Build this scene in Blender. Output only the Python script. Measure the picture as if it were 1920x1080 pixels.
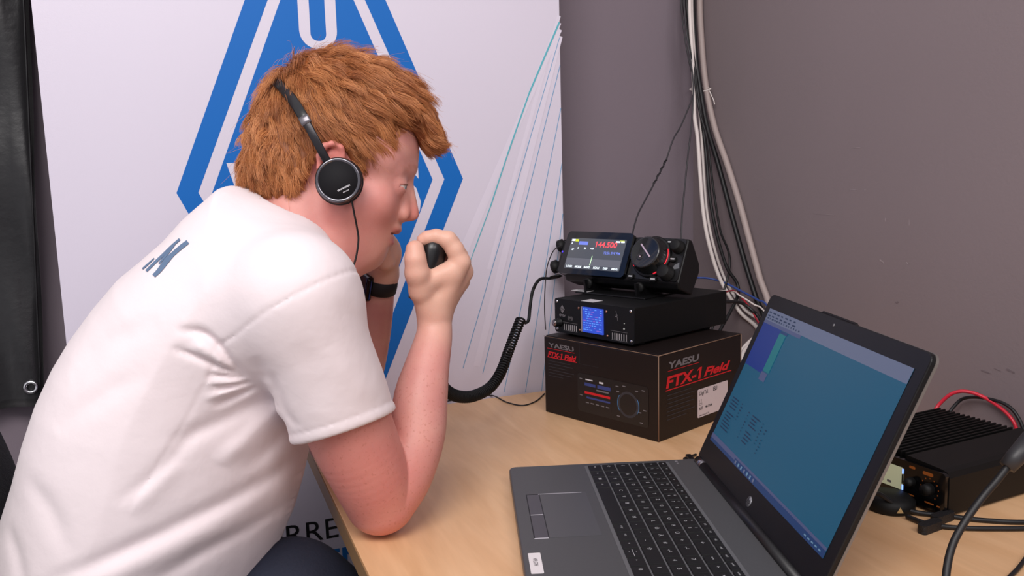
import bpy, bmesh, math, random
import numpy as np
from mathutils import Vector, Matrix, Euler
random.seed(7); np.random.seed(7)
SC = bpy.context.scene; COL = SC.collection
for o in list(bpy.data.objects): bpy.data.objects.remove(o)

# ------------------------------------------------------------------ camera, world, lights, exposure
CAM = np.array([-0.60745, -1.37486, 1.14301])
FPX = 1508.12
RW = np.array([[0.92747468, -0.37288672, -0.02731704],
               [-0.07493329, -0.11380524, -0.99067319],
               [0.36630005, 0.92087125, -0.1334931]])      # camera right, down, forward in the room
cd = bpy.data.cameras.new('camera'); cam = bpy.data.objects.new('camera', cd); COL.objects.link(cam)
cd.sensor_width = 36.0; cd.lens = FPX * 36 / 1920; cd.clip_start = 0.02; cd.clip_end = 60
cam.matrix_world = Matrix(((RW[0][0], -RW[1][0], -RW[2][0], CAM[0]), (RW[0][1], -RW[1][1], -RW[2][1], CAM[1]),
                           (RW[0][2], -RW[1][2], -RW[2][2], CAM[2]), (0, 0, 0, 1)))
SC.camera = cam
SC.view_settings.view_transform = 'Standard'; SC.view_settings.look = 'None'
SC.view_settings.gamma = 1.0; SC.view_settings.use_curve_mapping = False
SC.view_settings.exposure = 0.0
w = bpy.data.worlds.new('room_light'); SC.world = w; w.use_nodes = True
w.node_tree.nodes['Background'].inputs[0].default_value = (0.97, 0.945, 1.0, 1)
w.node_tree.nodes['Background'].inputs[1].default_value = 0.62

def area(name, loc, target, size, size_y, energy, color):
    l = bpy.data.lights.new(name, 'AREA'); l.shape = 'RECTANGLE'; l.size = size; l.size_y = size_y
    l.energy = energy; l.color = color
    o = bpy.data.objects.new(name, l); COL.objects.link(o); o.location = loc
    o.rotation_euler = (Vector(target) - Vector(loc)).to_track_quat('-Z', 'Y').to_euler()
    return o
area('ceiling_lamp_light', (-1.15, -1.75, 2.55), (-0.35, -0.35, 1.0), 1.2, 0.9, 34, (1.0, 0.955, 0.93))
area('rear_ceiling_light', (0.3, -2.6, 2.6), (-0.2, -0.4, 0.9), 1.4, 0.8, 23, (1.0, 0.95, 0.95))

# ------------------------------------------------------------------ placing helpers
TH = 0.74                                                   # table top height
def ray(px, py): return RW.T @ np.array([(px - 960) / FPX, (py - 540) / FPX, 1.0])
def onz(px, py, z=TH): d = ray(px, py); return CAM + (z - CAM[2]) / d[2] * d
def ony(px, py, y=0.0): d = ray(px, py); return CAM + (y - CAM[1]) / d[1] * d
def ond(px, py, dep): return CAM + dep * ray(px, py)

def lin(c): return tuple((x / 12.92 if x <= 0.04045 else ((x + 0.055) / 1.055) ** 2.4) for x in c)
def rgb(r, g, b): return lin((r / 255, g / 255, b / 255))

# ------------------------------------------------------------------ materials
MATS = {}
def mat(name, col, rough=0.5, metal=0.0, spec=0.5, emit=None, es=0.0, coat=0.0, sss=0.0, noise=None, bump=None, sheen=0.0):
    """noise=(scale, amount, detail[, stretch]); bump=(scale, strength, detail)"""
    if name in MATS: return MATS[name]
    m = bpy.data.materials.new(name); m.use_nodes = True; nt = m.node_tree; b = nt.nodes['Principled BSDF']
    b.inputs['Base Color'].default_value = (*col, 1); b.inputs['Roughness'].default_value = rough
    b.inputs['Metallic'].default_value = metal; b.inputs['Specular IOR Level'].default_value = spec
    b.inputs['Coat Weight'].default_value = coat; b.inputs['Sheen Weight'].default_value = sheen
    if emit: b.inputs['Emission Color'].default_value = (*emit, 1); b.inputs['Emission Strength'].default_value = es
    if sss:
        b.inputs['Subsurface Weight'].default_value = sss; b.inputs['Subsurface Radius'].default_value = (1, .35, .2); b.inputs['Subsurface Scale'].default_value = .008
    tc = nt.nodes.new('ShaderNodeTexCoord')
    if noise:
        n = nt.nodes.new('ShaderNodeTexNoise'); n.inputs['Scale'].default_value = noise[0]; n.inputs['Detail'].default_value = noise[2]
        mp = nt.nodes.new('ShaderNodeMapping'); mp.inputs['Scale'].default_value = noise[3] if len(noise) > 3 else (1, 1, 1)
        nt.links.new(tc.outputs['Object'], mp.inputs[0]); nt.links.new(mp.outputs[0], n.inputs['Vector'])
        r = nt.nodes.new('ShaderNodeMapRange'); r.inputs['From Min'].default_value = .3; r.inputs['From Max'].default_value = .7
        r.inputs['To Min'].default_value = 1 - noise[1]; r.inputs['To Max'].default_value = 1 + noise[1]
        nt.links.new(n.outputs['Fac'], r.inputs['Value'])
        v = nt.nodes.new('ShaderNodeVectorMath'); v.operation = 'SCALE'; v.inputs[0].default_value = col
        nt.links.new(r.outputs[0], v.inputs['Scale']); nt.links.new(v.outputs[0], b.inputs['Base Color'])
    if bump:
        n = nt.nodes.new('ShaderNodeTexNoise'); n.inputs['Scale'].default_value = bump[0]; n.inputs['Detail'].default_value = bump[2]
        nt.links.new(tc.outputs['Object'], n.inputs['Vector'])
        bp = nt.nodes.new('ShaderNodeBump'); bp.inputs['Strength'].default_value = bump[1]; bp.inputs['Distance'].default_value = .002
        nt.links.new(n.outputs['Fac'], bp.inputs['Height']); nt.links.new(bp.outputs[0], b.inputs['Normal'])
    MATS[name] = m; return m

# ------------------------------------------------------------------ mesh builder
def xf(M, P): return (np.asarray(P, float) @ M[:3, :3].T) + M[:3, 3]
def TM(loc=(0, 0, 0), rot=(0, 0, 0)):
    return np.array(Matrix.Translation(loc) @ Euler(rot).to_matrix().to_4x4())
def AX(o, x, y, z):
    M = np.eye(4); M[:3, 0] = x; M[:3, 1] = y; M[:3, 2] = z; M[:3, 3] = o; return M
_TXT = {}
def text_geo(s, bold=0.0):
    k = (s, bold)
    if k not in _TXT:
        c = bpy.data.curves.new('t', 'FONT'); c.body = s; c.size = 1.0; c.align_x = 'CENTER'; c.align_y = 'CENTER'; c.offset = bold; c.resolution_u = 3
        o = bpy.data.objects.new('t', c); COL.objects.link(o)
        dg = bpy.context.evaluated_depsgraph_get(); dg.update(); me = o.evaluated_get(dg).to_mesh()
        _TXT[k] = (np.array([v.co[:] for v in me.vertices]).reshape(-1, 3), [tuple(p.vertices) for p in me.polygons])
        if '1' in s and s != '1':                                 # give the bar-like figure one its flag
            V_, F_ = _TXT[k]; V_ = list(map(tuple, V_)); bar, _b = text_geo('1', bold); bw = bar[:, 0].max() - bar[:, 0].min(); yt = bar[:, 1].max() - bar[:, 1].min()
            x0_ = min(v[0] for v in V_); ymax = max(v[1] for v in V_ )
            for i_, ch in enumerate(s):
                if ch == '1':
                    pw = text_geo(s[:i_ + 1], bold)[0] if i_ else bar; xl = x0_ + (pw[:, 0].max() - pw[:, 0].min()) - bw; n_ = len(V_)
                    V_ += [(xl + .01, ymax, 0), (xl - .13, ymax - .12, 0), (xl - .13, ymax - .22, 0), (xl + .01, ymax - .12, 0)]; F_ = F_ + [(n_, n_ + 1, n_ + 2, n_ + 3)]
            _TXT[k] = (np.array(V_), F_)
        o.evaluated_get(dg).to_mesh_clear(); bpy.data.objects.remove(o); bpy.data.curves.remove(c)
    return _TXT[k]
class MB:
    def __init__(s): s.v = []; s.f = []; s.m = []; s.sm = []; s.n = 0
    def add(s, V, F, mi=0, M=None, smooth=False):
        V = np.asarray(V, float).reshape(-1, 3)
        if M is not None: V = xf(M, V)
        s.v.append(V); s.f += [tuple(int(i) + s.n for i in f) for f in F]; s.m += [mi] * len(F); s.sm += [smooth] * len(F); s.n += len(V); return s
    def box(s, lo, hi, mi=0, M=None, bev=0.0, seg=2):
        bm = bmesh.new(); bmesh.ops.create_cube(bm, size=1.0)
        lo = np.array(lo, float); hi = np.array(hi, float)
        for v in bm.verts: v.co = Vector(((lo + hi) / 2 + np.array(v.co) * (hi - lo)))
        if bev > 0: bmesh.ops.bevel(bm, geom=bm.edges[:], offset=bev, segments=seg, affect='EDGES', profile=.5)
        return s.bm(bm, mi, M, False)
    def bm(s, bm, mi=0, M=None, smooth=True):
        bm.verts.index_update(); V = [v.co[:] for v in bm.verts]; F = [[v.index for v in f.verts] for f in bm.faces]
        bm.free(); return s.add(V, F, mi, M, smooth)
    def prism(s, pts, z0, z1, mi=0, M=None, smooth=False):
        """pts: closed outline in xy"""
        n = len(pts); V = [(x, y, z0) for x, y in pts] + [(x, y, z1) for x, y in pts]
        F = [tuple(range(n - 1, -1, -1)), tuple(range(n, 2 * n))]
        s.add(V, F, mi, M, False); a = s.n - 2 * n
        for i in range(n):
            j = (i + 1) % n; s.f.append((a + i, a + j, a + n + j, a + n + i)); s.m.append(mi); s.sm.append(smooth)
        return s
    def rbox(s, x0, y0, x1, y1, r, z0, z1, mi=0, M=None, seg=6, smooth=True):
        pts = []
        for cx, cy, a0 in ((x1 - r, y1 - r, 0), (x0 + r, y1 - r, 90), (x0 + r, y0 + r, 180), (x1 - r, y0 + r, 270)):
            for k in range(seg + 1):
                a = math.radians(a0 + 90 * k / seg); pts.append((cx + r * math.cos(a), cy + r * math.sin(a)))
        return s.prism(pts, z0, z1, mi, M)
    def lathe(s, prof, mi=0, M=None, seg=40, smooth=True, ripple=None):
        """prof: (r, z) list, axis = local z, closed at both ends when r = 0"""
        V = []; F = []
        for r, z in prof:
            for k in range(seg):
                a = 2 * math.pi * k / seg; rr = r * (1 + (ripple[0] * (k % 2) if ripple and ripple[1] <= z <= ripple[2] else 0))
                V.append((rr * math.cos(a), rr * math.sin(a), z))
        n = len(prof)
        for i in range(n - 1):
            for k in range(seg):
                j = (k + 1) % seg; F.append((i * seg + k, i * seg + j, (i + 1) * seg + j, (i + 1) * seg + k))
        F.append(tuple(range(seg - 1, -1, -1))); F.append(tuple((n - 1) * seg + k for k in range(seg)))
        return s.add(V, F, mi, M, smooth)
    def tube(s, P, r, mi=0, seg=8, M=None, closed=False, flat=None):
        P = np.asarray(P, float); n = len(P)
        rr = np.full(n, r) if np.isscalar(r) else np.asarray(r, float)
        T = np.gradient(P, axis=0) if not closed else np.roll(P, -1, 0) - np.roll(P, 1, 0)
        T /= np.linalg.norm(T, axis=1)[:, None] + 1e-12
        u = np.cross(T[0], [0, 0, 1.0]);
        if np.linalg.norm(u) < 1e-3: u = np.cross(T[0], [1.0, 0, 0])
        V = []; F = []
        for i in range(n):
            u = u - T[i] * (u @ T[i]); u /= np.linalg.norm(u) + 1e-12; w2 = np.cross(T[i], u)
            fa = flat or 1.0
            for k in range(seg):
                a = 2 * math.pi * k / seg; V.append(P[i] + rr[i] * (math.cos(a) * u + fa * math.sin(a) * w2))
        m = n if closed else n - 1
        for i in range(m):
            ii = (i + 1) % n
            for k in range(seg):
                j = (k + 1) % seg; F.append((i * seg + k, i * seg + j, ii * seg + j, ii * seg + k))
        if not closed: F.append(tuple(range(seg - 1, -1, -1))); F.append(tuple((n - 1) * seg + k for k in range(seg)))
        return s.add(V, F, mi, M, True)
    def text(s, txt, size, M, mi=0, bold=0.0, shear=0.0, sx=1.0, align='c', d=0.0, wd=None):
        V, F = text_geo(txt, bold); V = V.copy()
        if len(V) == 0: return s
        V[:, 0] += shear * V[:, 1]
        if wd: sx = wd / size / (V[:, 0].max() - V[:, 0].min())
        x0, x1 = V[:, 0].min(), V[:, 0].max(); V[:, 0] -= {'c': (x0 + x1) / 2, 'l': x0, 'r': x1}[align]
        V[:, 1] -= (V[:, 1].min() + V[:, 1].max()) / 2 if txt not in ('-', '.', ',', '_') else 0
        V[:, 0] *= size * sx; V[:, 1] *= size; V[:, 2] = d
        return s.add(V, F, mi, M, False)
    def quad(s, x0, y0, x1, y1, z, mi=0, M=None): return s.add([(x0, y0, z), (x1, y0, z), (x1, y1, z), (x0, y1, z)], [(0, 1, 2, 3)], mi, M)
    def build(s, name, mats, parent=None, auto=None):
        V = np.concatenate(s.v) if s.v else np.zeros((0, 3))
        me = bpy.data.meshes.new(name); me.from_pydata(V.tolist(), [], s.f)
        for m in (mats if isinstance(mats, (list, tuple)) else [mats]): me.materials.append(m)
        me.polygons.foreach_set('material_index', s.m); me.polygons.foreach_set('use_smooth', s.sm); me.update()
        o = bpy.data.objects.new(name, me); COL.objects.link(o)
        if parent is not None: o.parent = parent
        return o
def fix(o):
    bm = bmesh.new(); bm.from_mesh(o.data); bmesh.ops.recalc_face_normals(bm, faces=bm.faces[:]); bm.to_mesh(o.data); bm.free(); return o
def tag(o, label=None, cat=None, group=None, kind=None):
    if label: o['label'] = label
    if cat: o['category'] = cat
    if group: o['group'] = group
    if kind: o['kind'] = kind
    return o
def thing(name, loc, label, cat, M=None, group=None):
    o = bpy.data.objects.new(name, None); COL.objects.link(o); o.empty_display_size = .02
    if M is not None: o.matrix_world = Matrix(M.tolist())
    else: o.location = loc
    return tag(o, label, cat, group)
def smooth_path(P, n=12):
    P = np.asarray(P, float); Q = np.vstack([2 * P[0] - P[1], P, 2 * P[-1] - P[-2]]); out = []
    for i in range(1, len(Q) - 2):
        for k in range(n):
            t = k / n; a, b, c, d = Q[i - 1], Q[i], Q[i + 1], Q[i + 2]
            out.append(.5 * ((2 * b) + (-a + c) * t + (2 * a - 5 * b + 4 * c - d) * t * t + (-a + 3 * b - 3 * c + d) * t ** 3))
    out.append(P[-1]); return np.array(out)
def cable(name, P, r, m, label, n=12, seg=8, group=None, cat='cable'):
    o = MB().tube(smooth_path(P, n), r, seg=seg).build(name, m); return tag(o, label, cat, group)

M_black = mat('black_plastic', rgb(11, 11, 13), .45, spec=.4)
M_blackg = mat('black_gloss', rgb(7, 7, 9), .15, coat=.3)
M_blackm = mat('black_metal', rgb(9, 9, 10), .55, spec=.3, bump=(900, .15, 2))
M_rubber = mat('black_rubber', rgb(10, 10, 11), .6, spec=.35)
M_chrome = mat('chrome', (.75, .75, .78), .18, 1.0)
M_white = mat('white_plastic', rgb(226, 220, 222), .45)
M_print_w = mat('white_print', rgb(205, 203, 208), .6)
M_print_g = mat('grey_print', rgb(120, 116, 120), .6)
M_print_r = mat('red_print', rgb(205, 24, 36), .5)
M_print_k = mat('dark_print', rgb(50, 47, 52), .7)
VOX_BODY, VOX_SHIRT = .0016, .0026
BODY_BOX = (-.46, -.30, .72), (.02, .34, 1.24)
# ------------------------------------------------------------------ room
WALLY, WALLX = 0.15, 0.44
def wallmat(name, col):
    m = mat(name, col, .75, bump=(260, .12, 3), noise=(2.2, .03, 3)); return m
M_wall = wallmat('wall_paint', rgb(127, 115, 124))
M_wall2 = wallmat('wall_paint_side', rgb(132, 119, 122))
tag(MB().box((-3.5, WALLY, -.02), (WALLX + .1, WALLY + .1, 2.9)).build('wall_back', M_wall), kind='structure')
wr = tag(MB().box((WALLX, -3.6, -.02), (WALLX + .1, WALLY, 2.9)).build('wall_right', M_wall2), kind='structure')
tag(MB().box((-3.5, -3.6, -.06), (WALLX + .1, WALLY + .1, -.02)).build('floor', mat('floor_vinyl', rgb(74, 70, 72), .5, noise=(30, .2, 4))), kind='structure')
# faint scuffs and scratches on the side wall (shapes of their own)
def scuffs(lst, m):
    mb = MB()
    for px, py, a, b, rot in lst:
        d = ray(px, py); P = CAM + (WALLX - CAM[0]) / d[0] * d; c, s_ = math.cos(rot), math.sin(rot); pts = []
        for t in np.linspace(0, 2 * math.pi, 15)[:-1]:
            x, y = a * math.cos(t) * random.uniform(.6, 1.1), b * math.sin(t) * random.uniform(.4, 1.3); pts.append((x * c - y * s_, x * s_ + y * c))
        mb.prism(pts, 0, .0002, M=AX((WALLX - .0002, P[1], P[2]), (0, -1, 0), (0, 0, 1), (-1, 0, 0)))
    return mb.build('scuff_mark', m, wr)
scuffs(((1660, 412, .0040, .0009, 1.5), (1705, 417, .006, .0007, 1.6), (1652, 489, .0045, .0012, -.5), (1656, 492, .003, .0008, -.9), (1701, 493, .0035, .0008, -.7), (1545, 402, .030, .0004, -.03), (1607, 277, .010, .0005, 0), (1600, 356, .008, .0005, 0), (1622, 356, .002, .0006, 0)), mat('scuff', rgb(158, 145, 148), .8))
scuffs(((1848, 697, .010, .0012, -.1), (1894, 695, .009, .0016, -.25), (1870, 693, .006, .0008, -.2), (1682, 567, .004, .0018, .2), (1421, 356, .0010, .0010, 0)), mat('scuff_dark', rgb(116, 103, 107), .8))

# ------------------------------------------------------------------ roll-up banner
BY = 0.015
ban = thing('rollup_banner', (-.372, BY + .01, -.02), 'white roll-up banner with a large blue diamond emblem behind the seated person', 'banner')
B0 = np.array([-.372, BY + .01, -.02])
def bl(o): o.location = -Vector(B0); return o
M_bw = mat('banner_vinyl', rgb(222, 215, 230), .42, bump=(700, .08, 2), noise=(1.3, .02, 2))
M_bb = mat('banner_blue', rgb(10, 106, 192), .5, spec=.3)
bl(MB().box((-.797, BY, .02), (.054, BY + .0006, 2.02)).build('banner_sheet', M_bw, ban))
bl(MB().box((-.81, BY - .03, -.02), (.067, BY + .05, .035), bev=.012).build('base_cassette', mat('aluminium', rgb(170, 170, 175), .35, 1.0), ban))
bl(MB().box((-.80, BY - .01, 2.015), (.057, BY + .015, 2.04), bev=.004).build('top_rail', MATS['aluminium'], ban))
MBAN = AX((0, BY, 0), (1, 0, 0), (0, 0, 1), (0, -1, 0))      # x, z of the room on the sheet, height towards the viewer
CX = -.3833; ZC = 1.141
def dia(hw, mi, z):                                          # a diamond with straight sides, as printed
    k = .3045 / .1255                                        # rise over run of its sides
    kk = (.3553) / (.1598)
    return [(CX - hw, ZC - .004), (CX, ZC + hw * 2.42), (CX + hw, ZC + .004), (CX, ZC - hw * 2.2)]
emb = MB()
def ringp(o, i, d):
    V = [(x, y, d) for x, y in o] + [(x, y, d) for x, y in i]
    emb.add(V, [(k, (k + 1) % 4, 4 + (k + 1) % 4, 4 + k) for k in range(4)], 0, MBAN)
outer = [(-.6225, 1.1365), (CX, 1.719), (-.1439, 1.1471), (CX, .617)]
w1 = [(-.590, 1.1362), (CX, 1.632), (-.1789, 1.1471), (CX, .692)]
w2 = [(-.5693, 1.1353), (CX, 1.588), (-.2006, 1.1471), (CX, .737)]
ringp(outer, w1, .0002)
emb.add([(x, y, .0002) for x, y in w2], [(0, 1, 2, 3)], 0, MBAN)
bl(emb.build('emblem', M_bb, ban))
def oring(cx, cz, w_, h_, ts, tb):                            # condensed O: a ring with straight sides
    def rr_(w2, h2, r):
        o = []
        for sx, sz, a0 in ((1, 1, 0), (-1, 1, 90), (-1, -1, 180), (1, -1, 270)):
            for k in range(9):
                a = math.radians(a0 + 90 * k / 8); o.append((cx + sx * (w2 - r) + r * math.cos(a), cz + sz * (h2 - r) + r * math.sin(a), .0006))
        return o
    O = rr_(w_ / 2, h_ / 2, w_ / 2 * .96); I = rr_(w_ / 2 - ts, h_ / 2 - tb, (w_ / 2 - ts) * .9); n = len(O)
    return O + I, [(k, (k + 1) % n, n + (k + 1) % n, n + k) for k in range(n)]
Vo, Fo = oring(-.3862, 1.4365, .0615, .142, .0180, .0130)
bl(MB().add(Vo, Fo, 0, MBAN).build('letter', M_bw, ban))
for t_, x_, z_ in (('V', -.515, 1.131), ('S', -.243, 1.131), ('V', -.385, .88)):
    bl(MB().text(t_, .137, MBAN @ TM((x_, z_, .0006)), 0, bold=.03, sx=.62).build('letter', M_bw, ban))
def span(t, b=0.0): v, _ = text_geo(t, b); return v[:, 0].max() - v[:, 0].min()
def line_at(full, pre, run, xa, xb, zc, size, m, b=0.0):      # print a line so that the letters of 'run' start at xa and the letter after them at xb
    last = full[len(pre) + len(run)]
    adv = span(full[:len(pre) + len(run) + 1], b) - span(last, b) - (span(pre + run[0], b) - span(run[0], b))
    sx = (xb - xa) / (adv * size); x0 = xa - (span(pre + run[0], b) - span(run[0], b)) * size * sx
    bl(MB().text(full, size, MBAN @ TM((x0, zc, .0004)), 0, bold=b, sx=sx, align='l').build('banner_lettering', m, ban))
line_at('ÖSTERREICHISCHER', 'ÖSTE', 'RRE', ony(537, 1005, BY)[0], ony(641, 998, BY)[0], .5415, .054, mat('banner_black', rgb(15, 15, 20), .5))
line_at('VERSUCHSSENDERVERBAND', 'VERSUCHSS', 'E', ony(608, 1045, BY)[0], ony(642, 1040, BY)[0], .4775, .054, mat('banner_blue_text', rgb(10, 110, 190), .5), .022)
ln = MB()
def stripe(p, q, wd, mi=0, d=.0003):
    p = np.array(p); q = np.array(q); t = (q - p) / np.linalg.norm(q - p); n = np.array([-t[1], t[0]]) * wd / 2
    ln.add([(*(p - n), d), (*(q - n), d), (*(q + n), d), (*(p + n), d)], [(0, 1, 2, 3)], mi, MBAN)
def cl(p, q, wd, mi, d=.0006):                                         # stripe cut at the sheet's right edge
    p = np.array(p, float); q = np.array(q, float)
    if p[0] > .0535: p = q + (p - q) * (.0535 - q[0]) / (p[0] - q[0])
    stripe(p, q, wd, mi, d)
# the teal band is a polyline that thins out downwards
tb = [(.0535, 1.428), (-.01, 1.300), (-.056, 1.19), (-.093, 1.095), (-.128, 1.015), (-.165, .93)]
for i in range(5): stripe(tb[i], tb[i + 1], .0032 - .0005 * i, 1, .0008)
bz = [ony(x, y, BY) for x, y in ((868, 690), (905, 700), (945, 735), (985, 735), (1015, 735))]
fz = [ony(x, y, BY) for x, y in ((1052, 60), (1053, 110), (1054, 190), (1056, 290), (1057, 385))]
for a, b in zip(fz, bz): cl((a[0], a[2]), (b[0], b[2]), .0012, 0)
for k, (xe, ze) in enumerate(((-.10, .98), (-.16, .98), (-.21, .90), (-.13, .80))): cl((.0535, 1.44 - .012 * k), (xe, ze), .007 + .002 * k, 2, .0001 + .0001 * k)
bl(ln.build('line_pattern', [mat('line_blue', rgb(110, 165, 205), .5), mat('line_teal', rgb(95, 185, 200), .5), mat('line_pale', rgb(227, 220, 235), .42)], ban))

# ------------------------------------------------------------------ black cloth hanging on the wall at the left
mb = MB(); NX, NZ = 60, 90
x_r = lambda z: -.813 - .035 * (1.44 - z) / .64
V = []
for j in range(NZ + 1):
    z = .797 + (2.1 - .797) * j / NZ
    for i in range(NX + 1):
        t = i / NX; x = -1.75 + (x_r(z) + 1.75) * t
        y = .105 + .010 * math.sin(x * 38 + 1.5 * math.sin(z * 5)) * (1 - .5 * t) + .005 * math.sin(z * 21 + x * 30) + .006 * math.sin(x * 90 + z * 9) * (.3 + .7 * t)
        V.append((x, y, z + .006 * math.sin(x * 14)))
F = [(j * (NX + 1) + i, j * (NX + 1) + i + 1, (j + 1) * (NX + 1) + i + 1, (j + 1) * (NX + 1) + i) for j in range(NZ) for i in range(NX)]
C0 = np.array([-1.28, .105, .797])
clo = thing('cloth_hanging', C0, 'black satin cloth with a metal eyelet hanging left of the banner', 'cloth')
c = mb.add(np.array(V) - C0, F, 0, None, True).build('cloth_sheet', mat('black_satin', rgb(24, 23, 26), .36, sheen=.3, bump=(60, .35, 4)), clo)
sm = c.modifiers.new('thick', 'SOLIDIFY'); sm.thickness = .0015
g = ony(58, 726, .092) - C0
fix(MB().tube([(g[0] + .0085 * math.cos(a), g[1], g[2] + .0085 * math.sin(a)) for a in np.linspace(0, 2 * math.pi, 25)[:-1]], .0028, closed=True).build('eyelet', M_chrome, clo))
hm = [(x_r(z) - .004 - C0[0], .092 - C0[1], z - C0[2]) for z in np.linspace(.80, 2.09, 20)]
MB().tube(hm, .0035, flat=.5).build('hem', mat('black_hem', rgb(20, 19, 22), .5), clo)

# ------------------------------------------------------------------ table
TX0, TX1, TY0, TY1 = -.463, .436, -1.30, 0.0
def woodmat():
    m = bpy.data.materials.new('birch_laminate'); m.use_nodes = True; nt = m.node_tree; b = nt.nodes['Principled BSDF']
    tc = nt.nodes.new('ShaderNodeTexCoord'); mp = nt.nodes.new('ShaderNodeMapping'); mp.inputs['Scale'].default_value = (10, 1.6, 1)
    mp.inputs['Rotation'].default_value = (0, 0, math.radians(0))
    n = nt.nodes.new('ShaderNodeTexNoise'); n.inputs['Scale'].default_value = 3; n.inputs['Detail'].default_value = 6; n.inputs['Distortion'].default_value = .6
    r = nt.nodes.new('ShaderNodeValToRGB'); r.color_ramp.elements[0].position = .3; r.color_ramp.elements[1].position = .72
    r.color_ramp.elements[0].color = (*rgb(220, 172, 126), 1); r.color_ramp.elements[1].color = (*rgb(237, 193, 149), 1)
    n2 = nt.nodes.new('ShaderNodeTexNoise'); n2.inputs['Scale'].default_value = 160; n2.inputs['Detail'].default_value = 2
    mp2 = nt.nodes.new('ShaderNodeMapping'); mp2.inputs['Scale'].default_value = (1, .12, 1)
    mx = nt.nodes.new('ShaderNodeMix'); mx.data_type = 'RGBA'; mx.blend_type = 'MULTIPLY'; mx.inputs[0].default_value = .12
    L = nt.links.new; L(tc.outputs['Object'], mp.inputs[0]); L(mp.outputs[0], n.inputs['Vector']); L(n.outputs['Fac'], r.inputs[0])
    L(tc.outputs['Object'], mp2.inputs[0]); L(mp2.outputs[0], n2.inputs['Vector']); L(r.outputs[0], mx.inputs[6]); L(n2.outputs['Fac'], mx.inputs[7]); L(mx.outputs[2], b.inputs['Base Color'])
    b.inputs['Roughness'].default_value = .42; return m
M_wood = woodmat()
tab = thing('office_table', ((TX0 + TX1) / 2, (TY0 + TY1) / 2, -.02), 'birch laminate office table standing in the corner under the laptop and radios', 'table')
TO = np.array([(TX0 + TX1) / 2, (TY0 + TY1) / 2, -.02])
def tl(a): return np.array(a, float) - TO
fix(MB().box(tl((TX0 + .0015, TY0 + .0015, TH - .025)), tl((TX1, TY1, TH)), bev=.0012).build('table_top', M_wood, tab))
MB().box(tl((TX0, TY0, TH - .0255)), tl((TX0 + .0015, TY1, TH - .0006))).build('edge_banding', mat('edge_band', rgb(150, 118, 82), .5), tab)
M_leg = mat('leg_grey', rgb(95, 95, 100), .4, .8)
for x, y in ((TX0 + .12, TY0 + .06), (TX1 - .06, TY0 + .06), (TX0 + .12, TY1 - .06), (TX1 - .06, TY1 - .06)):
    MB().lathe([(.022, 0), (.022, TH - .025 + .02 - .0005)], M=TM(tl((x, y, -.02)))).build('leg', M_leg, tab)
# ------------------------------------------------------------------ product box
def devframe(o, yaw_deg, tilt_deg=0.0):
    # fitted convention: r = (-sin, cos), u = n x r ; seen from the front r points to the viewer's right
    y, t = math.radians(yaw_deg), math.radians(tilt_deg)
    n = np.array([math.cos(y) * math.cos(t), math.sin(y) * math.cos(t), math.sin(t)]); r = np.array([-math.sin(y), math.cos(y), 0])
    return AX(o, r, -n, np.cross(n, r))
FR = AX((0, 0, 0), (1, 0, 0), (0, 0, 1), (0, -1, 0))          # local drawing plane of a front face: x right, y up, z towards the viewer

ea = math.radians(20.4); e2 = np.array([math.cos(ea), math.sin(ea), 0]); e1 = np.array([-math.sin(ea), math.cos(ea), 0])
BN = np.array([.031, -.357, TH]); BL1, BL2, BH = .245, .226, .1345
MBX = AX(BN, e2, e1, (0, 0, 1))
box = thing('cardboard_box', BN, 'dark brown product carton printed with red letters, under the stacked radios', 'box', MBX)
M_card = mat('dark_carton', rgb(25, 17, 16), .45, spec=.35, noise=(6, .08, 3)); M_kraft = mat('kraft_edge', rgb(126, 98, 80), .8)
MB().box((0, 0, 0.0005), (BL2, BL1, BH - .0012), bev=.0012).build('carton_body', M_card, box)
mb = MB()
for (a, b) in (((.004, .001), (BL2 - .001, BL1 * .5 - .0006)), ((.004, BL1 * .5 + .0006), (BL2 - .001, BL1 - .001))):
    mb.box((a[0], a[1], BH - .0012), (b[0], b[1], BH + .0012), bev=.0006)
mb.build('flap', M_card, box)
mb = MB()
mb.tube([(.0006, .0006, .001), (.0006, .0006, BH)], .0009, seg=6); mb.tube([(.0, .0, BH), (BL2, .0, BH)], .0008, seg=6); mb.tube([(BL2 - .0006, .0006, .002), (BL2 - .0006, .0006, BH)], .0014, seg=6)
mb.tube([(.0, .0, BH), (.0, BL1, BH)], .0005, seg=6)
mb.build('carton_edge', M_kraft, box)
FL = AX((-.0003, BL1, 0), (0, -1, 0), (0, 0, 1), (-1, 0, 0)); FRB = AX((0, -.0003, 0), (1, 0, 0), (0, 0, 1), (0, -1, 0))
mats_p = [M_print_w, M_print_r, M_print_k, mat('print_panel', rgb(24, 21, 22), .4), mat('print_blue', rgb(52, 66, 128), .5), mat('print_key', rgb(112, 108, 112), .5), mat('print_cyan', rgb(65, 120, 170), .5)]
L = MB()
L.text('YAESU', .0108, FL @ TM((.0405, .1205, 0)), 5, bold=.03, wd=.060, shear=-.1)
L.text('FTX-1 Field', .0125, FL @ TM((.0425, .1045, .0001)), 1, bold=.04, shear=.25, wd=.067); L.quad(.008, .0985, .077, .0999, .0001, 1, FL); L.quad(.008, .1140, .072, .1148, 0.0001, 1, FL)
for k in range(6): L.quad(.010, .0925 - k * .0052, .010 + (.052, .058, .044, .060, .055, .035)[k], .0937 - k * .0052, .0001, 2, FL)
L.quad(.083, .098, .0836, .133, .0001, 2, FL); L.quad(.083, .098, .125, .0985, .0001, 2, FL)
L.rbox(.078, .018, .226, .083, .006, 0, .0002, 3, FL)
L.rbox(.092, .026, .152, .076, .002, .0002, .0003, 3, FL)
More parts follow.
